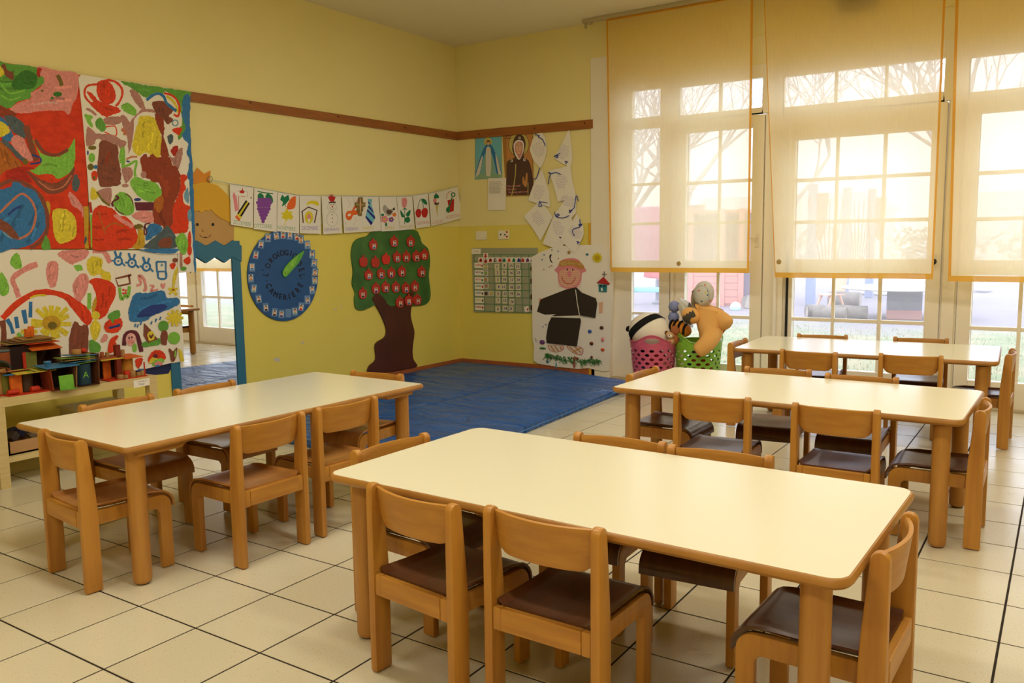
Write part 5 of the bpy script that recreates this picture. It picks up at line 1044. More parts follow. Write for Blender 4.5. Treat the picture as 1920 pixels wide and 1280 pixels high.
def gb(px, py): return ground(px, py, BT)
CARDB = mat('brown_cardboard', '8a6038', .7, var=.5, vscale=(20, 20, 20), vcol='74502c')
def pm(c, n=None): return mat('model_paint_' + c, c, .6, .25, var=.6, vscale=(25, 25, 25), vcol='%02x%02x%02x' % tuple(int(int(c[i:i + 2], 16) * .78) for i in (0, 2, 4)))
RD, OR, BR_, BL, GR, YE, RU, DB, OL = (pm(c) for c in ('c8381c', 'dd6a1e', '6a3420', '3a78a8', '74b43c', 'cdb43a', 'a0522e', '24404e', '7a7a34'))
def model(label, px, py, rz=0):
    p = gb(px, py); return thing('cardboard_house', label, 'model house', (p.x, p.y, BT), R(rz), 'painted cardboard model houses on the bench')
def cyl(t, name, m, x, y, z, r, h, lay=None, taper=1):
    mb = MB(); M = Matrix.Translation((x, y, z)) @ (Matrix.Rotation(R(90), 4, lay) if lay else Matrix.Identity(4))
    mb.lathe([(r * .9, 0), (r, .004), (r * taper, h - .004), (r * taper * .9, h)], 16, M=M); return mb.build(name, m, t, smooth=True)
def bx(t, name, m, x0, y0, z0, x1, y1, z1, tilt=0, ax='X', bev=.001):
    cx, cyy, cz = (x0 + x1) / 2, (y0 + y1) / 2, (z0 + z1) / 2; M = Matrix.Translation((cx, cyy, cz)) @ Matrix.Rotation(R(tilt), 4, ax)
    return MB().box(x0 - cx, y0 - cyy, z0 - cz, x1 - cx, y1 - cyy, z1 - cz, M=M).build(name, m, t, bevel=bev, seg=1)
# 1 dark hut at the frame edge
t = model('dark grey roofed cardboard hut on a red base at the photo edge', 4, 741)
bx(t, 'base', RD, -.12, -.10, 0, .03, .05, .006); bx(t, 'side_panel', BR_, -.10, .035, .006, .02, .042, .15, 8); bx(t, 'front_panel', pm('b88a50'), .0, -.09, .006, .008, .03, .15); bx(t, 'side_panel', BR_, -.10, -.09, .006, .0, -.082, .15)
mb = MB(); mb.prism([(.08 * math.cos(a), .15 + .055 * math.sin(a)) for a in [math.pi * k / 10 for k in range(11)]] + [(-.07 * math.cos(a), .15 + .045 * math.sin(a)) for a in [math.pi * k / 10 for k in range(11)]], lambda u, v, q: Vector((q, u - .03, v)), -.11, .03); mb.build('arched_roof', pm('3c4038'), t)
t = model('rust red painted tin with a grey lid behind the dark hut', 8, 731)
cyl(t, 'tin', RU, -.06, .03, 0, .042, .215); cyl(t, 'lid', pm('5a6a6e'), -.06, .03, .215, .044, .012); bx(t, 'base', CARDB, -.12, -.03, 0, .0, .09, .004)
# 2 red plate with orange rollers
t = model('red plate model with two orange rollers under a striped yellow green roof', 57, 738)
bx(t, 'base', RD, -.14, -.115, 0, .012, .115, .007); bx(t, 'orange_wall', OR, -.05, -.085, .007, -.03, -.025, .115); bx(t, 'back_panel', pm('4a1c14'), -.135, -.11, .007, -.128, .14, .12); cyl(t, 'dark_tin', pm('4a3826'), -.06, .01, .007, .034, .105); cyl(t, 'olive_tin', OL, -.09, -.085, .007, .026, .105)
cyl(t, 'roller', RD, -.012, -.055, .022, .014, .06, 'X').rotation_euler = (0, 0, 0); cyl(t, 'roller', RD, -.012, .055, .022, .017, .045, 'X')
rf = bx(t, 'striped_roof', YE, -.10, -.075, .122, .02, .145, .127, 5, 'Y')
for k in range(7): bx(rf, 'stripe', (GR, pm('3c3a1c'))[k % 2], -.10, .0 + k * .02, .1275, .02, .008 + k * .02, .1285, 5, 'Y', 0)
bx(t, 'roof_sheet', RU, -.15, -.125, .125, -.03, .03, .130, -8, 'Y'); cyl(t, 'blue_disc', BL, -.04, -.085, .115, .034, .006)
# 3 box house with blue roof
t = model('box house with blue lid roof, blue knob and bright green door card', 126, 730)
bx(t, 'side_panel', pm('8a3820'), -.12, -.085, 0, 0, -.078, .135, 5); bx(t, 'side_panel', CARDB, -.12, .058, 0, 0, .065, .135, -4); bx(t, 'back_panel', pm('2c2018'), -.12, -.08, 0, -.113, .06, .135); bx(t, 'floor_card', BR_, -.12, -.08, 0, .0, .06, .004)
bx(t, 'roof', BL, -.13, -.115, .136, .015, .075, .142, 3, 'Y'); cyl(t, 'knob_stem', BL, -.05, -.075, .142, .012, .02); cyl(t, 'knob', BL, -.05, -.075, .16, .02, .012)
bx(t, 'green_door', GR, .002, -.045, .004, .007, .040, .085, -6, 'Y', .004); bx(t, 'door_sill', GR, .0, -.045, .001, .02, .05, .006)
# 4 large back house
t = model('largest back house with orange awning and a stack of brown card sheets on top', 72, 719)
bx(t, 'back_panel', pm('3a2018'), -.15, -.14, 0, -.143, .16, .235); bx(t, 'side_panel', pm('4a2a1c'), -.15, -.14, 0, -.03, -.133, .235); bx(t, 'side_panel', pm('5a3a2c'), -.15, .153, 0, -.02, .16, .20); bx(t, 'front_panel', pm('2c1814'), -.036, -.135, 0, -.03, -.02, .235); bx(t, 'olive_panel', OL, -.03, -.05, .06, -.024, .015, .195); bx(t, 'red_post', RD, -.03, -.068, .05, -.02, -.05, .195)
bx(t, 'awning', OR, -.10, -.03, .215, .015, .155, .220, 14, 'Y'); bx(t, 'red_sheet', pm('d8481c'), -.14, -.05, .245, 0, .15, .249, 3, 'Y')
for k, (a, b, c_) in enumerate(((-.15, .12, '9a8040'), (-.14, .11, '6a4824'), (-.12, .13, '8a6030'), (-.10, .10, 'a07a3c'))): bx(t, 'card_sheet', pm(c_), -.16 + k * .01, a + k * .012, .252 + k * .007, -.01, b, .256 + k * .007, 2 + k, 'Y')
cyl(t, 'orange_cork', OR, -.06, -.012, .282, .017, .05); cyl(t, 'orange_cork', OR, -.07, .016, .282, .017, .062)
# 5 blue tin hut
t = model('blue tin hut marked with a green letter A between brown side boards', 170, 722)
c = cyl(t, 'blue_tin', DB, -.045, -.02, .004, .046, .125); bx(t, 'side_panel', pm('5a3822'), -.14, -.095, 0, -.01, -.088, .13, 4); bx(t, 'side_panel', pm('6a3c24'), -.15, .05, 0, .01, .057, .185, -3); bx(t, 'floor_card', pm('4a2c1c'), -.14, -.09, 0, .01, .055, .004); bx(t, 'back_panel', pm('3a2418'), -.14, -.09, 0, -.133, .055, .13)
for k, (c_, dy) in enumerate((('6a8a3a', -.06), ('4a7aa0', .0), ('b08a50', -.04), ('7a9a3c', -.10), ('3f6f94', -.02))): bx(t, 'roof_sheet', pm(c_), -.13 + k * .012, -.12 + dy * .4, .134 + k * .012, .0, .06 + dy * .2, .138 + k * .012, 3 - k * 2, 'X')
cyl(t, 'cork', pm('b08048'), -.03, -.055, .19, .026, .03); cyl(t, 'green_cork', pm('7a8a3c'), -.02, .005, .14, .016, .05); MB().ell((-.05, .0, .205), (.018, .018, .016)).build('red_ball', RD, t, smooth=True)
vsA, fsA = text_mesh('A'); ac = (-.045, -.02); mb = MB()
mb.add([(ac[0] + .0466 * math.cos(-.1 + u * 1.1), ac[1] + .0466 * math.sin(-.1 + u * 1.1), .065 + v * .055) for u, v in vsA], fsA); mb.build('letter', GR, c)
# 6 red house
t = model('orange roofed red house with a tall rust column and cork stumps in front', 242, 710)
bx(t, 'base', RD, -.15, -.13, 0, .005, .125, .006); bx(t, 'column', pm('7a2a18'), -.06, -.055, .006, -.03, -.025, .215); bx(t, 'back_panel', pm('3a2418'), -.14, -.13, .006, -.133, .02, .128); bx(t, 'orange_wall', OR, -.10, -.11, .006, -.09, -.06, .12); cyl(t, 'yellow_tin', pm('c8842c'), -.09, .04, .006, .042, .118)
bx(t, 'roof', OR, -.15, -.01, .128, -.01, .11, .134, 4, 'Y'); bx(t, 'roof_slab', RU, -.15, -.16, .130, -.03, -.01, .146); bx(t, 'yellow_edge', YE, -.03, -.16, .128, -.024, -.01, .136)
CK_ = pm('b0834e')
for x, y, z, r, h, m in ((-.05, -.135, .146, .012, .035, RU), (-.045, -.105, .146, .012, .03, CK_), (-.06, .0, .135, .017, .045, CK_), (-.02, .0, .006, .019, .045, RD), (-.015, .035, .006, .019, .04, CK_), (-.02, .075, .006, .015, .028, CK_), (-.03, .105, .006, .018, .034, CK_), (-.01, -.05, .006, .02, .026, CK_), (.0, -.02, .006, .013, .02, CK_)): cyl(t, 'cork_stump', m, x, y, z, r, h)
cyl(t, 'navy_cap', pm('2a3a6a'), -.02, .075, .034, .017, .008); cyl(t, 'blue_cap', BL, -.03, .105, .04, .019, .006); bx(t, 'red_edging', RD, -.02, .115, .006, -.012, .122, .09)

# ------------------------------------------------------------------ toy baskets
def basket(name, label, m, cx, cyy, r0, r1, h, hump, rz):
    t = thing(name, label, 'basket', (cx, cyy, 0), R(rz)); n = 15; rows = 10; zb = .035; zt0 = .395; mb = MB()
    rad = lambda z: r0 + (r1 - r0) * min(1, z / h)
    def P(th, z, dr=0): r = rad(z) - dr; return Vector((r * math.cos(th), r * math.sin(th), z))
    W = .004
    def ring(fo, fi, K):                                  # a patch with a hole: outer skin, inner skin and the hole's edge
        for dr in (0, W):
            f = [(k, (k + 1) % K, K + (k + 1) % K, K + k) for k in range(K)]
            mb.add([fo(k, dr) for k in range(K)] + [fi(k, dr) for k in range(K)], [q[::-1] for q in f] if dr else f)
        mb.add([fi(k, 0) for k in range(K)] + [fi(k, W) for k in range(K)], [(k, (k + 1) % K, K + (k + 1) % K, K + k) for k in range(K)])
    def sq(a): c_, s_ = math.cos(a), math.sin(a); q = max(abs(c_), abs(s_)); return c_ / q, s_ / q
    def cell(a0, a1, z0, z1, rx, rz_):
        K = 24; am, zm, ha, hz = (a0 + a1) / 2, (z0 + z1) / 2, (a1 - a0) / 2, (z1 - z0) / 2
        A = [2 * math.pi * (k + .0) / K for k in range(K)]
        ring(lambda k, dr: P(am + sq(A[k])[0] * ha, zm + sq(A[k])[1] * hz, dr), lambda k, dr: P(am + math.cos(A[k]) * ha * rx, zm + math.sin(A[k]) * hz * rz_, dr), K)
    da = 2 * math.pi / n; dz = (zt0 - zb) / rows
    for j in range(rows):
        for i in range(n): cell((i + .5 * (j % 2)) * da, (i + 1 + .5 * (j % 2)) * da, zb + j * dz, zb + (j + 1) * dz, .52, .68)
    def top(th): return h + hump * max(0, math.cos(2 * th)) ** 1.5
    zl = zt0 + .012
    def strip(A, lo, hi):
        for dr in (0, W): mb.add([P(a, lo(a), dr) for a in A] + [P(a, hi(a), dr) for a in A], [((k, k + 1, len(A) + k + 1, len(A) + k) if not dr else (k, len(A) + k, len(A) + k + 1, k + 1)) for k in range(len(A) - 1)])
    strip([2 * math.pi * k / 90 for k in range(91)], lambda a: zt0, lambda a: zl); strip([2 * math.pi * k / 90 for k in range(91)], lambda a: .004, lambda a: zb)
    hw = .62; K = 48
    for c0 in (0, math.pi):
        A = [2 * math.pi * k / K for k in range(K)]; zc = (zl + h + hump) / 2 + .004
        def fo(k, dr): u, v = sq(A[k]); th = c0 + u * hw; return P(th, zl + (v + 1) / 2 * (top(th) - zl), dr)
        ring(fo, lambda k, dr: P(c0 + math.cos(A[k]) * .33, zc + math.sin(A[k]) * .023, dr), K)
    for c0 in (math.pi / 2, 1.5 * math.pi):
        N = 24; strip([c0 - math.pi / 2 + hw + (math.pi - 2 * hw) * k / N for k in range(N + 1)], lambda a: zl, top)
    mb.lathe([(r0 * .6, .004), (r0 * .995, .004)], 60)
    mb.build('basket_shell', m, t, smooth=True, ang=50)
    MB().tube([P(a, top(a)) for a in [2 * math.pi * k / 72 for k in range(73)]], .006, 6).build('rim', m, t, smooth=True)
    return t
PINK = mat('pink_plastic', 'c95a78', .35, .5); LIME = mat('lime_plastic', '80b436', .35, .5)
bp_ = BACK.at(1225, 660, .44); bg_ = BACK.at(1307, 655, .34)
PX, PY = bp_[0], -.44; GX, GY = bg_[0] - .005, -.30
basket('toy_basket', 'pink plastic basket with oval holes holding the panda', PINK, PX, PY, .16, .205, .455, .06, -70)
basket('toy_basket', 'green plastic basket with oval holes holding the orange plush', LIME, GX, GY, .165, .205, .455, .07, -128)
def bp3(px, py, d): u, v = BACK.at(px, py, d); return Vector((u, -d, v))
def plush_mat(key, c): return mat('plush_' + key, c, .9, .15, bump=.25, bscale=180)
def fl(key, base, dots):
    m = mat(key, base, .55, .3); nt = m.node_tree; b = nt.nodes['Principled BSDF']; tc = nt.nodes.new('ShaderNodeTexCoord'); v = nt.nodes.new('ShaderNodeTexVoronoi'); v.inputs['Scale'].default_value = 26
    nt.links.new(tc.outputs['Object'], v.inputs['Vector']); lt = nt.nodes.new('ShaderNodeMath'); lt.operation = 'LESS_THAN'; lt.inputs[1].default_value = .24; nt.links.new(v.outputs['Distance'], lt.inputs[0])
    cr_ = nt.nodes.new('ShaderNodeValToRGB'); cr_.color_ramp.interpolation = 'CONSTANT'; e = cr_.color_ramp.elements; e[0].color = rgb(dots[0]); e[1].position = .4; e[1].color = rgb(dots[1]); k = e.new(.7); k.color = rgb(dots[2])
    sp = nt.nodes.new('ShaderNodeSeparateColor'); nt.links.new(v.outputs['Color'], sp.inputs[0]); nt.links.new(sp.outputs[0], cr_.inputs[0])
    x = nt.nodes.new('ShaderNodeMix'); x.data_type = 'RGBA'; x.inputs[6].default_value = rgb(base); nt.links.new(cr_.outputs[0], x.inputs[7]); nt.links.new(lt.outputs[0], x.inputs[0]); nt.links.new(x.outputs[2], b.inputs['Base Color']); return m
FLOR = fl('floral_cloth', 'c9c6ba', ('d8604a', 'cdb84a', '5a7a8a'))
WPL, BPL, OPL = plush_mat('white', 'efe6d6'), plush_mat('black', '1d1b1c'), plush_mat('orange', 'e8b066')
def rotm(ax, d): return Matrix.Rotation(R(d), 3, ax)
# panda
pc = bp3(1219, 622, .44); t = thing('panda_plush', 'white and black panda plush lying face down in the pink basket', 'plush toy', pc)
PR = (.195, .15, .165); Mr = rotm('Y', 14)
MB().ell((0, 0, 0), PR, Mr, 28, 18).build('body', WPL, t, smooth=True)
mb = MB()
BA = Vector((-.91, .16, .54)).normalized(); BB = BA.orthogonal().normalized(); BC = BA.cross(BB)
def band(u, v):
    s = .12 + .36 * v; q = math.sqrt(1 - s * s); p = BA * s + (BB * math.cos(6.2832 * u) + BC * math.sin(6.2832 * u)) * q
    return Mr @ Vector((p.x * PR[0], p.y * PR[1], p.z * PR[2])) * 1.012
mb.grid(band, 48, 6).build('black_band', BPL, t, smooth=True, thick=-.003)
mb = MB(); mb.ell((-.20, -.02, .02), (.024, .02, .028), rotm('Y', 30)); mb.build('tail', BPL, t, smooth=True)
MB().ell((-.02, -.12, -.14), (.06, .05, .04)).build('paw', BPL, t, smooth=True); MB().ell((.03, -.02, -.2), (.07, .06, .07)).build('paw', BPL, t, smooth=True)
q = bp3(1267, 619, .46); t = thing('brown_plush', 'round brown plush snout showing between the two baskets', 'plush toy', q); MB().ell((0, 0, 0), (.042, .04, .044), None, 20, 12).build('snout', plush_mat('brown', 'a8663c'), t, smooth=True); MB().ell((-.02, .01, -.07), (.05, .05, .06)).build('body', plush_mat('brown', 'a8663c'), t, smooth=True)
q = bp3(1256, 628, .50); t = thing('small_dog_plush', 'tiny patched dog plush on top of the pink basket, beside the panda', 'plush toy', q)
MB().ell((0, 0, 0), (.040, .03, .028), rotm('Y', 20), 18, 10).build('head', plush_mat('tan', 'c8a074'), t, smooth=True); MB().ell((.008, -.02, -.006), (.022, .018, .016)).build('muzzle', WPL, t, smooth=True); MB().ell((-.03, -.005, .018), (.016, .012, .02)).build('ear', plush_mat('darkbrown', '6a4026'), t, smooth=True); MB().ell((.012, -.038, .002), (.005, .005, .005)).build('eye', BPL, t, smooth=True); MB().ell((0, .02, -.05), (.04, .035, .04)).build('body', plush_mat('tan', 'c8a074'), t, smooth=True)
# orange plush: one continuous body grown over a skeleton
q = bp3(1322, 604, .36); t = thing('orange_plush', 'big orange plush hanging head down over the green basket', 'plush toy', q)
sk = [((0, 0, 0), .135), ((.02, 0, .07), .115), ((.05, -.02, -.06), .12), ((.13, -.02, .045), .078), ((.185, -.03, .01), .080), ((.225, -.05, -.025), .066), ((.10, -.10, -.10), .085), ((.085, -.16, -.16), .078), ((.025, -.185, -.215), .072), ((-.005, -.19, -.235), .058), ((0, .03, -.16), .1)]
ed = [(0, 1), (0, 2), (1, 3), (3, 4), (4, 5), (2, 6), (6, 7), (7, 8), (8, 9), (2, 10)]
me = bpy.data.meshes.new('body'); me.from_pydata([p for p, r in sk], ed, []); me.materials.append(OPL); bo = bpy.data.objects.new('body', me); COL.objects.link(bo); bo.parent = t
md = bo.modifiers.new('skin', 'SKIN'); md.use_smooth_shade = True
for v_, (p, r) in zip(me.skin_vertices[0].data, sk): v_.radius = (r, r)
me.skin_vertices[0].data[0].use_root = True; s_ = bo.modifiers.new('sub', 'SUBSURF'); s_.levels = 2; s_.render_levels = 2
tl = MB().ell((-.075, -.13, .065), (.085, .075, .068), rotm('Y', 20), 22, 14).build('tail_ball', OPL, t, smooth=True)
def patch(u, v):
    a = -.75 + 1.5 * u; top_ = .2 + .22 * (abs(((u * 4) % 1) - .5) * 2); z = -.85 + (top_ + .85) * v
    qq = math.sqrt(max(0, 1 - min(1, z * z))); d = rotm('Y', -32) @ Vector((.087 * qq * math.sin(a), -.077 * qq * math.cos(a), .07 * z)); return d + Vector((-.075, -.13, .065))
MB().grid(patch, 32, 8).build('dark_zigzag_patch', mat('plush_dark_grey', '4a4438', .9), tl, smooth=True, thick=.002)
# floral bonnet doll, head up above
q = bp3(1317, 551, .36); t = thing('bonnet_doll', 'cloth doll head in a pale floral bonnet above the orange plush', 'doll', q)
MB().ell((.012, 0, 0), (.088, .085, .112), rotm('Y', 6), 24, 16).build('bonnet', FLOR, t, smooth=True)
MB().ell((.018, -.065, -.012), (.062, .035, .085), None, 22, 14).build('bonnet_back', FLOR, t, smooth=True)
MB().tube([(.018 + .064 * math.cos(a), -.068 + .012 * abs(math.cos(a)), -.012 + .088 * math.sin(a)) for a in [k * .2618 for k in range(25)]], .0045, 6).build('gathered_seam', mat('silver_trim', 'b8b4aa', .4), t, smooth=True)
mb = MB(); random.seed(6)
for k in range(60):
    z = random.uniform(-.07, .03); y = random.uniform(-.03, .03); mb.tube([(-.06, y, z + .02), (-.085 + random.uniform(-.012, .006), y, z), (-.07 + random.uniform(-.02, .01), y, z - .05)], .003, 4)
tag(mb.build('wool_hair', mat('beige_wool', 'b8a888', .9), t), kind='stuff')
MB().tube([(-.03, -.05, -.1), (.0, -.06, -.115), (.04, -.055, -.11)], .008, 6).build('neck_bow', mat('brown_cord', '6a5a40', .7), t, smooth=True)
q = bp3(1276, 585, .30); t = thing('lavender_plush', 'lavender plush with two round feet and a floral dress behind the orange plush', 'plush toy', q)
LAV = plush_mat('lavender', '8a92bc')
MB().ell((-.045, -.03, .05), (.052, .05, .05), None, 20, 14).build('foot', LAV, t, smooth=True); MB().ell((-.055, -.02, -.045), (.048, .05, .052), None, 20, 14).build('foot', LAV, t, smooth=True)
def skirt(u, v): a = 2 * math.pi * u; r = .055 + .065 * v + .008 * math.sin(9 * a) * v; return Vector((.01 + .085 * v + .012 * math.sin(a * 3), r * math.cos(a) - .01, .075 - .10 * v + r * math.sin(a) * .9))
MB().grid(skirt, 60, 8).build('floral_dress', FLOR, t, smooth=True, thick=.003); MB().ell((.07, 0, -.05), (.05, .05, .07)).build('body', LAV, t, smooth=True)
q = bp3(1276, 612, .38); t = thing('tiger_plush', 'orange and black striped plush low in the green basket', 'plush toy', q)
MB().ell((0, 0, -.02), (.10, .09, .065), rotm('Y', 20), 24, 14).build('body', plush_mat('tiger', 'd88a30'), t, smooth=True)
for k in range(4):
    x = -.07 + k * .042; MB().tube([(x, -.095 * math.cos(a) * (1 - (x / .13) ** 2), -.02 + .07 * math.sin(a) * (1 - (x / .13) ** 2) - x * .3) for a in [R(-20 + 14 * j) for j in range(9)]], .011, 6).build('stripe', BPL, t, smooth=True)
random.seed(31)
for (cx, cyy, nm) in ((PX, PY, 'pink'), (GX, GY, 'green')):
    for k, (c_, cn) in enumerate((('7a2424', 'dark red'), ('c07a4a', 'tan orange'), ('4a3028', 'dark brown'), ('d8a878', 'pale peach'), ('3a4a6a', 'navy'), ('a0302c', 'bright red'))):
        a = k * 1.05; t = thing('plush_ball', '%s stuffed toy glimpsed through the holes of the %s basket' % (cn, nm), 'plush toy', (cx + .085 * math.cos(a), cyy + .085 * math.sin(a), .09 + .09 * (k % 3)), group='toys inside the %s basket' % nm)
        MB().ell((0, 0, 0), (.075, .07, .08), None, 14, 10).build('body', plush_mat('f' + c_, c_), t, smooth=True); MB().ell((.03 * math.cos(a), .03 * math.sin(a), .06), (.04, .04, .04), None, 12, 8).build('head', plush_mat('f' + c_, c_), t, smooth=True)
# ------------------------------------------------------------------ garden outside the glass
GZ = -.10
def lawn():
    m = mat('winter_lawn', 'a9b182', .95, .1); nt = m.node_tree; b = nt.nodes['Principled BSDF']; g = nt.nodes.new('ShaderNodeNewGeometry')
    def nz(sc, det): n = nt.nodes.new('ShaderNodeTexNoise'); n.inputs['Scale'].default_value = sc; n.inputs['Detail'].default_value = det; nt.links.new(g.outputs['Position'], n.inputs['Vector']); return n.outputs['Fac']
    def mx(a, c, fac):
        x = nt.nodes.new('ShaderNodeMix'); x.data_type = 'RGBA'; nt.links.new(fac, x.inputs[0])
        for i, q in ((6, a), (7, c)):
            if isinstance(q, str): x.inputs[i].default_value = rgb(q)
            else: nt.links.new(q, x.inputs[i])
        return x.outputs[2]
    def rng(src, a, c): r = nt.nodes.new('ShaderNodeMapRange'); r.inputs[1].default_value = a; r.inputs[2].default_value = c; nt.links.new(src, r.inputs[0]); return r.outputs[0]
    gr = mx('8f967a', 'a79e86', rng(nz(2.2, 5), .4, .62)); gr = mx(gr, '868f70', rng(nz(30, 3), .5, .7))
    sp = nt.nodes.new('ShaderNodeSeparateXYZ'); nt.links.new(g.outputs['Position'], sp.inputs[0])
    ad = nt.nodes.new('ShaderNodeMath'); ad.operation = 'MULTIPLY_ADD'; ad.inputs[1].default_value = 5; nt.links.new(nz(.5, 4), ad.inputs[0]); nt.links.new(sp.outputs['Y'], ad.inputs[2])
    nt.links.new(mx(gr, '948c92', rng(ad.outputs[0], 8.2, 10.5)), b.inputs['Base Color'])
    return m
LAWN = lawn()
o = MB().add([(-40, .26, GZ), (45, .26, GZ), (45, 75, GZ), (-40, 75, GZ)], [(0, 1, 2, 3)]).build('lawn', LAWN); struct(o)
random.seed(11); mb = MB()
for k in range(9000):
    y = .5 + 6.5 * random.random() ** 1.5; x = random.uniform(-2.5, 6.5); a = random.uniform(0, 6.28); h = random.uniform(.02, .06); l = .03
    mb.add([(x, y, GZ), (x + .006 * math.cos(a), y + .006 * math.sin(a), GZ), (x + random.uniform(-l, l), y + random.uniform(-l, l), GZ + h)], [(0, 1, 2)], k % 3)
tag(mb.build('grass', [mat('grass_green', '87966a', .9), mat('grass_straw', 'aca07c', .9), mat('grass_dull', '8f9470', .9)]), kind='stuff')
def gp_(px, py): return ground(px, py, GZ)
def th_at(name, label, cat, px, py, rz=0, grp=None): p = gp_(px, py); return thing(name, label, cat, (p.x, p.y, GZ), R(rz), grp)
PINKW = mat('pink_painted_planks', 'd08a78', .6); BLP = mat('blue_grey_metal', '8a96b4', .4); LOG = mat('weathered_log', '8a8078', .9, var=.8, vscale=(6, 6, 6), vcol='6a6058', bump=.3, bscale=8)
TEALP = mat('teal_plastic', '5ab0a0', .4)
# playhouse
t = th_at('playhouse', 'pink wooden playhouse with plank walls and dark doorway outside the corner door', 'playhouse', 1372, 574, 20)
for x in (-.95, -.28, .12, .52): MB().box(x, -.06, 0, x + .12, .06, 2.1).build('post', PINKW, t, bevel=.01)
for x0, x1 in ((-.83, -.28), (-.16, .12)):
    for k in range(5): MB().box(x0, -.03, .06 + k * .15, x1, .03, .06 + k * .15 + .142).build('plank', PINKW, t, bevel=.006)
MB().box(-.83, -.07, .80, -.30, .05, .92).build('window_shelf', mat('pale_aqua', 'b8d8d4', .4), t, bevel=.01); MB().box(.24, -.08, .82, .52, .02, .93).build('door_bar', TEALP, t, bevel=.01)
MB().box(.24, .02, .05, .52, .05, .95).build('dark_door', mat('plum_paint', '6e5a6e', .6), t, bevel=.005); MB().box(-1.0, .0, 2.0, .70, .9, 2.08).build('roof', PINKW, t, bevel=.02); MB().box(-.95, .84, 0, .64, .9, 2.05).build('back_wall', mat('plum_planks', '94707c', .7), t, bevel=.01); MB().box(-.95, .0, -.0, .64, .9, .06).build('floor_frame', PINKW, t, bevel=.01)
t = th_at('playhouse', 'darker plum playhouse wall seen left of the floral bonnet', 'playhouse', 1262, 548, 0)
MB().box(-.5, 0, .55, .8, .08, 2.4).build('plum_wall', mat('plum_planks', '94707c', .7), t, bevel=.01)
for x in (-.5, -.05, .4, .78): MB().box(x, -.05, 0, x + .1, .1, 2.4).build('post', PINKW if x > .3 else mat('plum_post', 'a06a70', .6), t, bevel=.01)
MB().box(-.5, -.04, .5, .8, .04, .56).build('white_sill', WHITE, t)
# slide tower with pink panel and spring rocker behind the side light
t = th_at('play_panel', 'magenta play panel with a teal post and red post behind the narrow side pane', 'play panel', 1215, 572, 15)
MB().box(-.55, .3, .9, .75, .36, 2.2).build('magenta_panel', mat('magenta_plastic', 'd070c0', .4), t, bevel=.03)
MB().tube([(-.40, 0, 0), (-.40, 0, 2.4)], .05, 10).build('teal_post', mat('teal_metal', '4a8a96', .4), t, smooth=True); MB().box(-.72, -.05, -.1, -.64, .05, 2.4).build('red_post', mat('coral_paint', 'd8685c', .5), t, bevel=.01)
MB().tube([(.3, .2, 0), (.55, .2, 1.0), (.8, .2, 2.0)], .05, 8).build('blue_leg', mat('blue_metal', '5a7ac8', .4), t, smooth=True)
MB().box(-.5, .1, .28, .6, .2, .40).build('aqua_rail', mat('aqua_plastic', '8ad0cc', .4), t, bevel=.04)
t = th_at('spring_rocker', 'red and pale green spring rider toy seen through the narrow side pane', 'rider toy', 1232, 570, 0)
MB().lathe([(.10, 0), (.12, .04), (.04, .1), (.04, .55)], 12).build('spring', mat('grey_spring', '8a8a92', .4), t, smooth=True)
MB().prism([(-.30, .62), (-.20, .60), (.10, .58), (.36, .55), (.38, .62), (.2, .75), (-.1, .80), (-.26, .80)], lambda u, v, q: Vector((u, q, v)), -.12, .12).build('red_seat', mat('rider_red', 'c85a5a', .4), t, bevel=.03)
MB().ell((.22, 0, .85), (.18, .1, .28)).build('green_body', mat('rider_green', 'a8b89a', .4), t, smooth=True); MB().tube([(-.05 + .09 * math.cos(a), 0, .95 + .14 * math.sin(a)) for a in [k * .524 for k in range(13)]], .02, 8).build('aqua_handle', mat('aqua_plastic', '8ad0cc', .4), t, smooth=True)
# swing net frame
t = th_at('rope_climber', 'blue-grey play frame with red rope nets behind the plastic chair', 'climbing frame', 1588, 560, 0)
P0 = t.location
ends = [gp_(1519, 572), gp_(1582, 562), gp_(1629, 558)]
for p in ends: q = p - P0; MB().box(q.x - .09, q.y - .09, 0, q.x + .09, q.y + .09, 2.6).build('post', BLP, t, bevel=.02)
ROPE = mat('red_rope', 'c8546a', .6)
for a, b in ((ends[0], ends[1]), (ends[1], ends[2])):
    for k in range(7):
        u = .22 + .09 * k; p = (a - P0).lerp(b - P0, u); c = (a - P0).lerp(b - P0, .5)
        top = p + (p - c) * 1.2 + Vector((0, 0, 2.3)); bot = c + (p - c) * .8 + Vector((0, 0, .85))
        MB().tube([top, bot], .014, 5).build('rope', ROPE, t)
    c = (a - P0).lerp(b - P0, .5); d = (b - a).normalized(); MB().box(-.45, -.06, .78, .45, .06, .9, M=Matrix.Translation(c) @ Matrix.Rotation(math.atan2(d.y, d.x), 4, 'Z')).build('net_bar', BLP, t, bevel=.02)
for p in (ends[0], ends[2]): q = p - P0; MB().prism([(-.02, 2.4), (.22, 2.4), (.20, 1.7), (.08, 1.35), (.0, 1.45)], lambda u, v, d: Vector((q.x + u + .1, q.y + d, v)), -.03, .03).build('coral_panel', mat('coral_plastic', 'd86a5a', .4), t, bevel=.02)
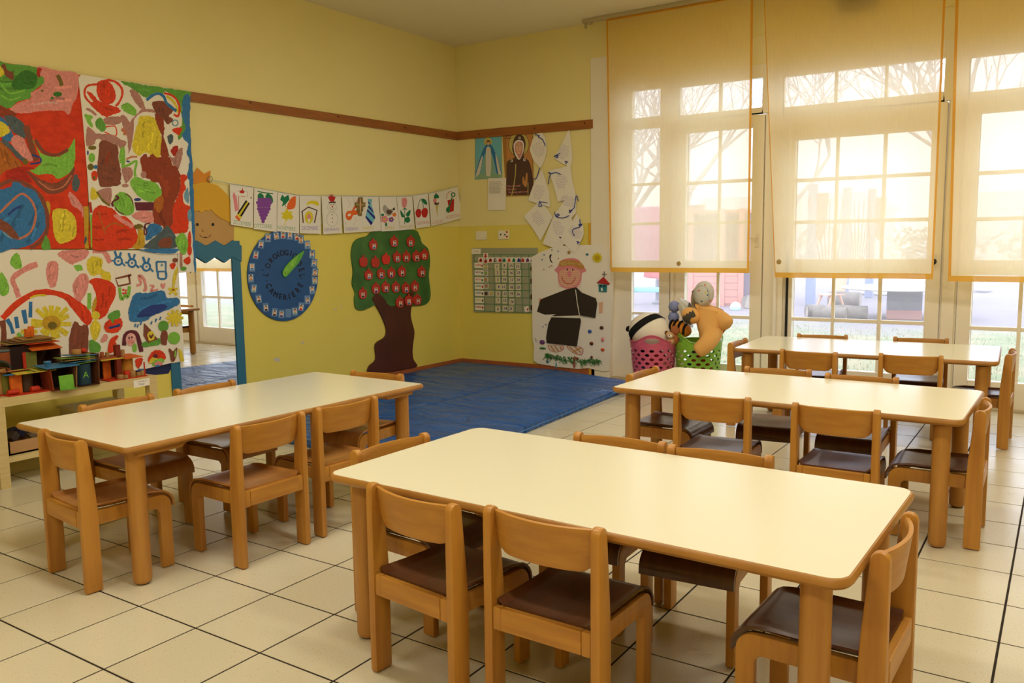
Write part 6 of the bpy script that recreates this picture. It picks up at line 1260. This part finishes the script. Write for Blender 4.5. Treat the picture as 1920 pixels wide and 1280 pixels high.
# plastic chair
t = th_at('plastic_chair', 'small pale orange plastic chair standing on the earth by the logs', 'chair', 1557, 584, -35)
CP = mat('pale_orange_plastic', 'dcae90', .4)
for sx_ in (-.17, .17):
    for y0, y1 in ((-.16, -.24), (.12, .22)): MB().tube([(sx_ * .85, y0 * .6, .34), (sx_, y1, 0)], [.028, .02], 8).build('leg', CP, t, smooth=True)
MB().grid(lambda u, v: Vector(((u - .5) * .36, (v - .5) * .36, .34 + .02 * abs(u - .5))), 8, 8).build('seat', CP, t, smooth=True, thick=.02)
MB().grid(lambda u, v: Vector(((u - .5) * .34, .17 + .05 * v + .03 * (1 - (2 * u - 1) ** 2), .40 + .26 * v)), 8, 6).build('backrest', CP, t, smooth=True, thick=.02)
# logs
for n, (px, py, L, r, rz, lab) in enumerate([(1528, 597, .30, .125, 30, 'short upright-ended log at the left of the log row'), (1556, 600, .55, .12, 0, 'log lying in front of the plastic chair'), (1590, 600, .62, .13, 8, 'log lying at the right end of the front log row'), (1583, 578, .60, .17, 0, 'thicker log lying behind the plastic chair'), (1408, 578, .30, .14, 80, 'dark log end right of the pink playhouse')]):
    p = gp_(px, py); t = thing('garden_log', lab, 'log', (p.x, p.y, GZ), R(rz), 'logs lying in the garden')
    MB().tube([(-L / 2, 0, r), (-L / 6, .01, r * 1.02), (L / 6, -.01, r), (L / 2, 0, r)], [r, r * 1.04, r, r * .97], 18).build('trunk', LOG, t, smooth=True)
    for s in (-1, 1): MB().tube([(s * L / 2, 0, r), (s * (L / 2 + .004), 0, r)], r * .9, 16).build('cut_end', mat('log_end_grain', 'b0a498', .9, var=.6, vscale=(14, 14, 14), vcol='8a8078'), t)
# round table
t = th_at('round_garden_table', 'white round garden table on a square two-tone pedestal', 'table', 1694, 597, 10)
MB().lathe([(0, .53), (1.02, .53), (1.05, .55), (1.02, .57), (0, .575)], 48).build('tabletop', mat('white_plastic', 'f0ece6', .35), t, smooth=True)
MB().box(-.28, -.28, .16, .28, .28, .53).build('pedestal', mat('grey_plinth', '8c8890', .6), t, bevel=.02); MB().box(-.281, -.281, 0, .281, .281, .17).build('pedestal_foot', mat('salmon_plinth', 'c49088', .6), t, bevel=.02)
# rocking toy
t = th_at('rocking_boat', 'white plastic rocking toy beyond the round garden table', 'rocking toy', 1655, 553, 0)
WP = mat('white_plastic', 'f0ece6', .35)
MB().prism([(-1.0, .55), (-.9, .25), (-.5, .04), (0, 0), (.5, .06), (.9, .3), (1.15, .5), (1.1, .6), (.7, .5), (.4, .62), (.35, 1.1), (.15, 1.15), (.1, .6), (-.4, .55), (-.45, 1.05), (-.65, 1.1), (-.7, .6)], lambda u, v, q: Vector((u, q, v)), -.18, .18).build('rocker_body', WP, t, bevel=.05); MB().box(-.4, -.26, .52, .1, .26, .60).build('seat', WP, t, bevel=.03)
t = th_at('sand_toy', 'small white toy lying far out on the earth behind the right door', 'toy', 1842, 548, 0)
MB().ell((0, 0, .12), (.3, .2, .12)).build('toy_body', WP, t, smooth=True); MB().ell((-.25, 0, .28), (.12, .12, .12)).build('toy_head', WP, t, smooth=True)
t = th_at('garden_ball', 'pale aqua ball half hidden beside the orange plush arm', 'ball', 1379, 582, 0); MB().ell((0, 0, .07), (.11, .11, .11)).build('ball', mat('pale_aqua', 'b8d8d4', .4), t, smooth=True)
# wire fence and far buildings and bushes, mist imitated by paling their colours
t = thing('wire_fence', 'grey wire garden fence along the far side of the lawn', 'fence', (2, 24, GZ)); FW = mat('grey_wire', 'a4a8b0', .5)
for k in range(15): MB().tube([(-21 + k * 3, 0, 0), (-21 + k * 3, 0, 1.5)], .035, 8).build('post', FW, t, smooth=True)
mb = MB()
for k in range(8): mb.tube([(-21, 0, .1 + k * .19), (21, 0, .1 + k * .19)], .006, 4)
for k in range(281): mb.tube([(-21 + k * .15, 0, .05), (-21 + k * .15, 0, 1.45)], .004, 3, caps=False)
tag(mb.build('wire_mesh', FW, t), kind='stuff')
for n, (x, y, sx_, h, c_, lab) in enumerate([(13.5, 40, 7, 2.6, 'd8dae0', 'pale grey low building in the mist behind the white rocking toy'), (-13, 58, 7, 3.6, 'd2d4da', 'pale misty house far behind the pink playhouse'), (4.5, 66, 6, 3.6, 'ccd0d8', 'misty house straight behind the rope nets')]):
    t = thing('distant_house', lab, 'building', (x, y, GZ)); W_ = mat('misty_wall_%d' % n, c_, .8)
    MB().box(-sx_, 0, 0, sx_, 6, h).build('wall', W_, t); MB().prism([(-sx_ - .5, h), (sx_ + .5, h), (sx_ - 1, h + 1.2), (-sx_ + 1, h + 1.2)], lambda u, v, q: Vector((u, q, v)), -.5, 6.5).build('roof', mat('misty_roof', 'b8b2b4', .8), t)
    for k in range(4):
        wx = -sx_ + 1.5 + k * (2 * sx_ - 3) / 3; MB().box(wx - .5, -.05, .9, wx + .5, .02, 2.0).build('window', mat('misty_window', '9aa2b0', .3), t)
ORD2 = ['first', 'second', 'third', 'fourth', 'fifth', 'sixth', 'seventh', 'eighth', 'ninth']
for k in range(9):
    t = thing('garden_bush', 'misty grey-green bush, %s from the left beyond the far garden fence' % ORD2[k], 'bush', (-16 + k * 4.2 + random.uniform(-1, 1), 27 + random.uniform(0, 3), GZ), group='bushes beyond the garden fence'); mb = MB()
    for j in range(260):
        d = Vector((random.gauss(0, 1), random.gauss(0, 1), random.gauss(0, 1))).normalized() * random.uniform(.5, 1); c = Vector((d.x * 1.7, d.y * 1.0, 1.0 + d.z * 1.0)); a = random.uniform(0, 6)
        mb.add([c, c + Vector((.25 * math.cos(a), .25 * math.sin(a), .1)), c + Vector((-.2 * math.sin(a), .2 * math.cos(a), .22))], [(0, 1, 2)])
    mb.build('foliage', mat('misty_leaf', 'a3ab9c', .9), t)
# bare winter trees
BARK = mat('mist_paled_bark', 'b4b0b6', .9)  # bark lightened to imitate trees fading in mist
def tree(x, y, H_, lab, seed, lean=0):
    random.seed(seed); t = thing('bare_tree', lab, 'tree', (x, y, GZ)); tr, br = MB(), MB()
    def grow(p, d, L, r, lv):
        q = [p]; 
        for k in range(3): d = (d + Vector((random.uniform(-.16, .16), random.uniform(-.16, .16), random.uniform(-.02, .10)))).normalized(); q.append(q[-1] + d * L / 3)
        (tr if lv == 0 else br).tube(q, [r, r * .88, r * .75, r * .6], 7 if lv < 2 else 4, caps=False)
        if lv < 4:
            for k in range(4 if lv < 3 else 3):
                a = random.uniform(0, 6.28); s = random.uniform(.5, 1.0); nd = (d + Vector((math.cos(a) * s, math.sin(a) * s, random.uniform(-.1, .4)))).normalized()
                grow(q[random.choice((2, 3))] if lv else q[3 - (k % 2)], nd, L * random.uniform(.6, .8), r * .5, lv + 1)
    grow(Vector((0, 0, 0)), Vector((lean, 0, 1)).normalized(), H_, .17, 0)
    tr.build('trunk', BARK, t, smooth=True); tag(br.build('branches', BARK, t), kind='stuff')
def behind(px, y): r = CR * ((px - 960) / FPX) + CF; return CAM.x + r.x / r.y * (y - CAM.y)
tree(behind(1162, 12.5), 12.5, 2.6, 'bare winter tree whose twigs show through the blind nearest the corner', 21, .12)
tree(behind(1258, 17), 17, 3.0, 'bare winter tree behind the corner door, seen through the yellow cloth', 22)
tree(behind(1772, 13), 13, 3.0, 'bare winter tree with drooping twigs behind the right door blind', 23, .1)
tree(behind(1440, 20), 20, 3.2, 'bare winter tree farther off behind the middle blind', 24)

# winter mist over the garden
mm = bpy.data.materials.new('winter_mist'); mm.use_nodes = True; nt = mm.node_tree; nt.nodes.clear(); o_ = nt.nodes.new('ShaderNodeOutputMaterial'); vsc = nt.nodes.new('ShaderNodeVolumeScatter')
vsc.inputs['Color'].default_value = (.97, .98, 1, 1); vsc.inputs['Density'].default_value = .022; nt.links.new(vsc.outputs[0], o_.inputs['Volume'])
tag(MB().box(-39, 2.5, GZ - .05, 44, 74, 9).build('mist', mm), kind='stuff')
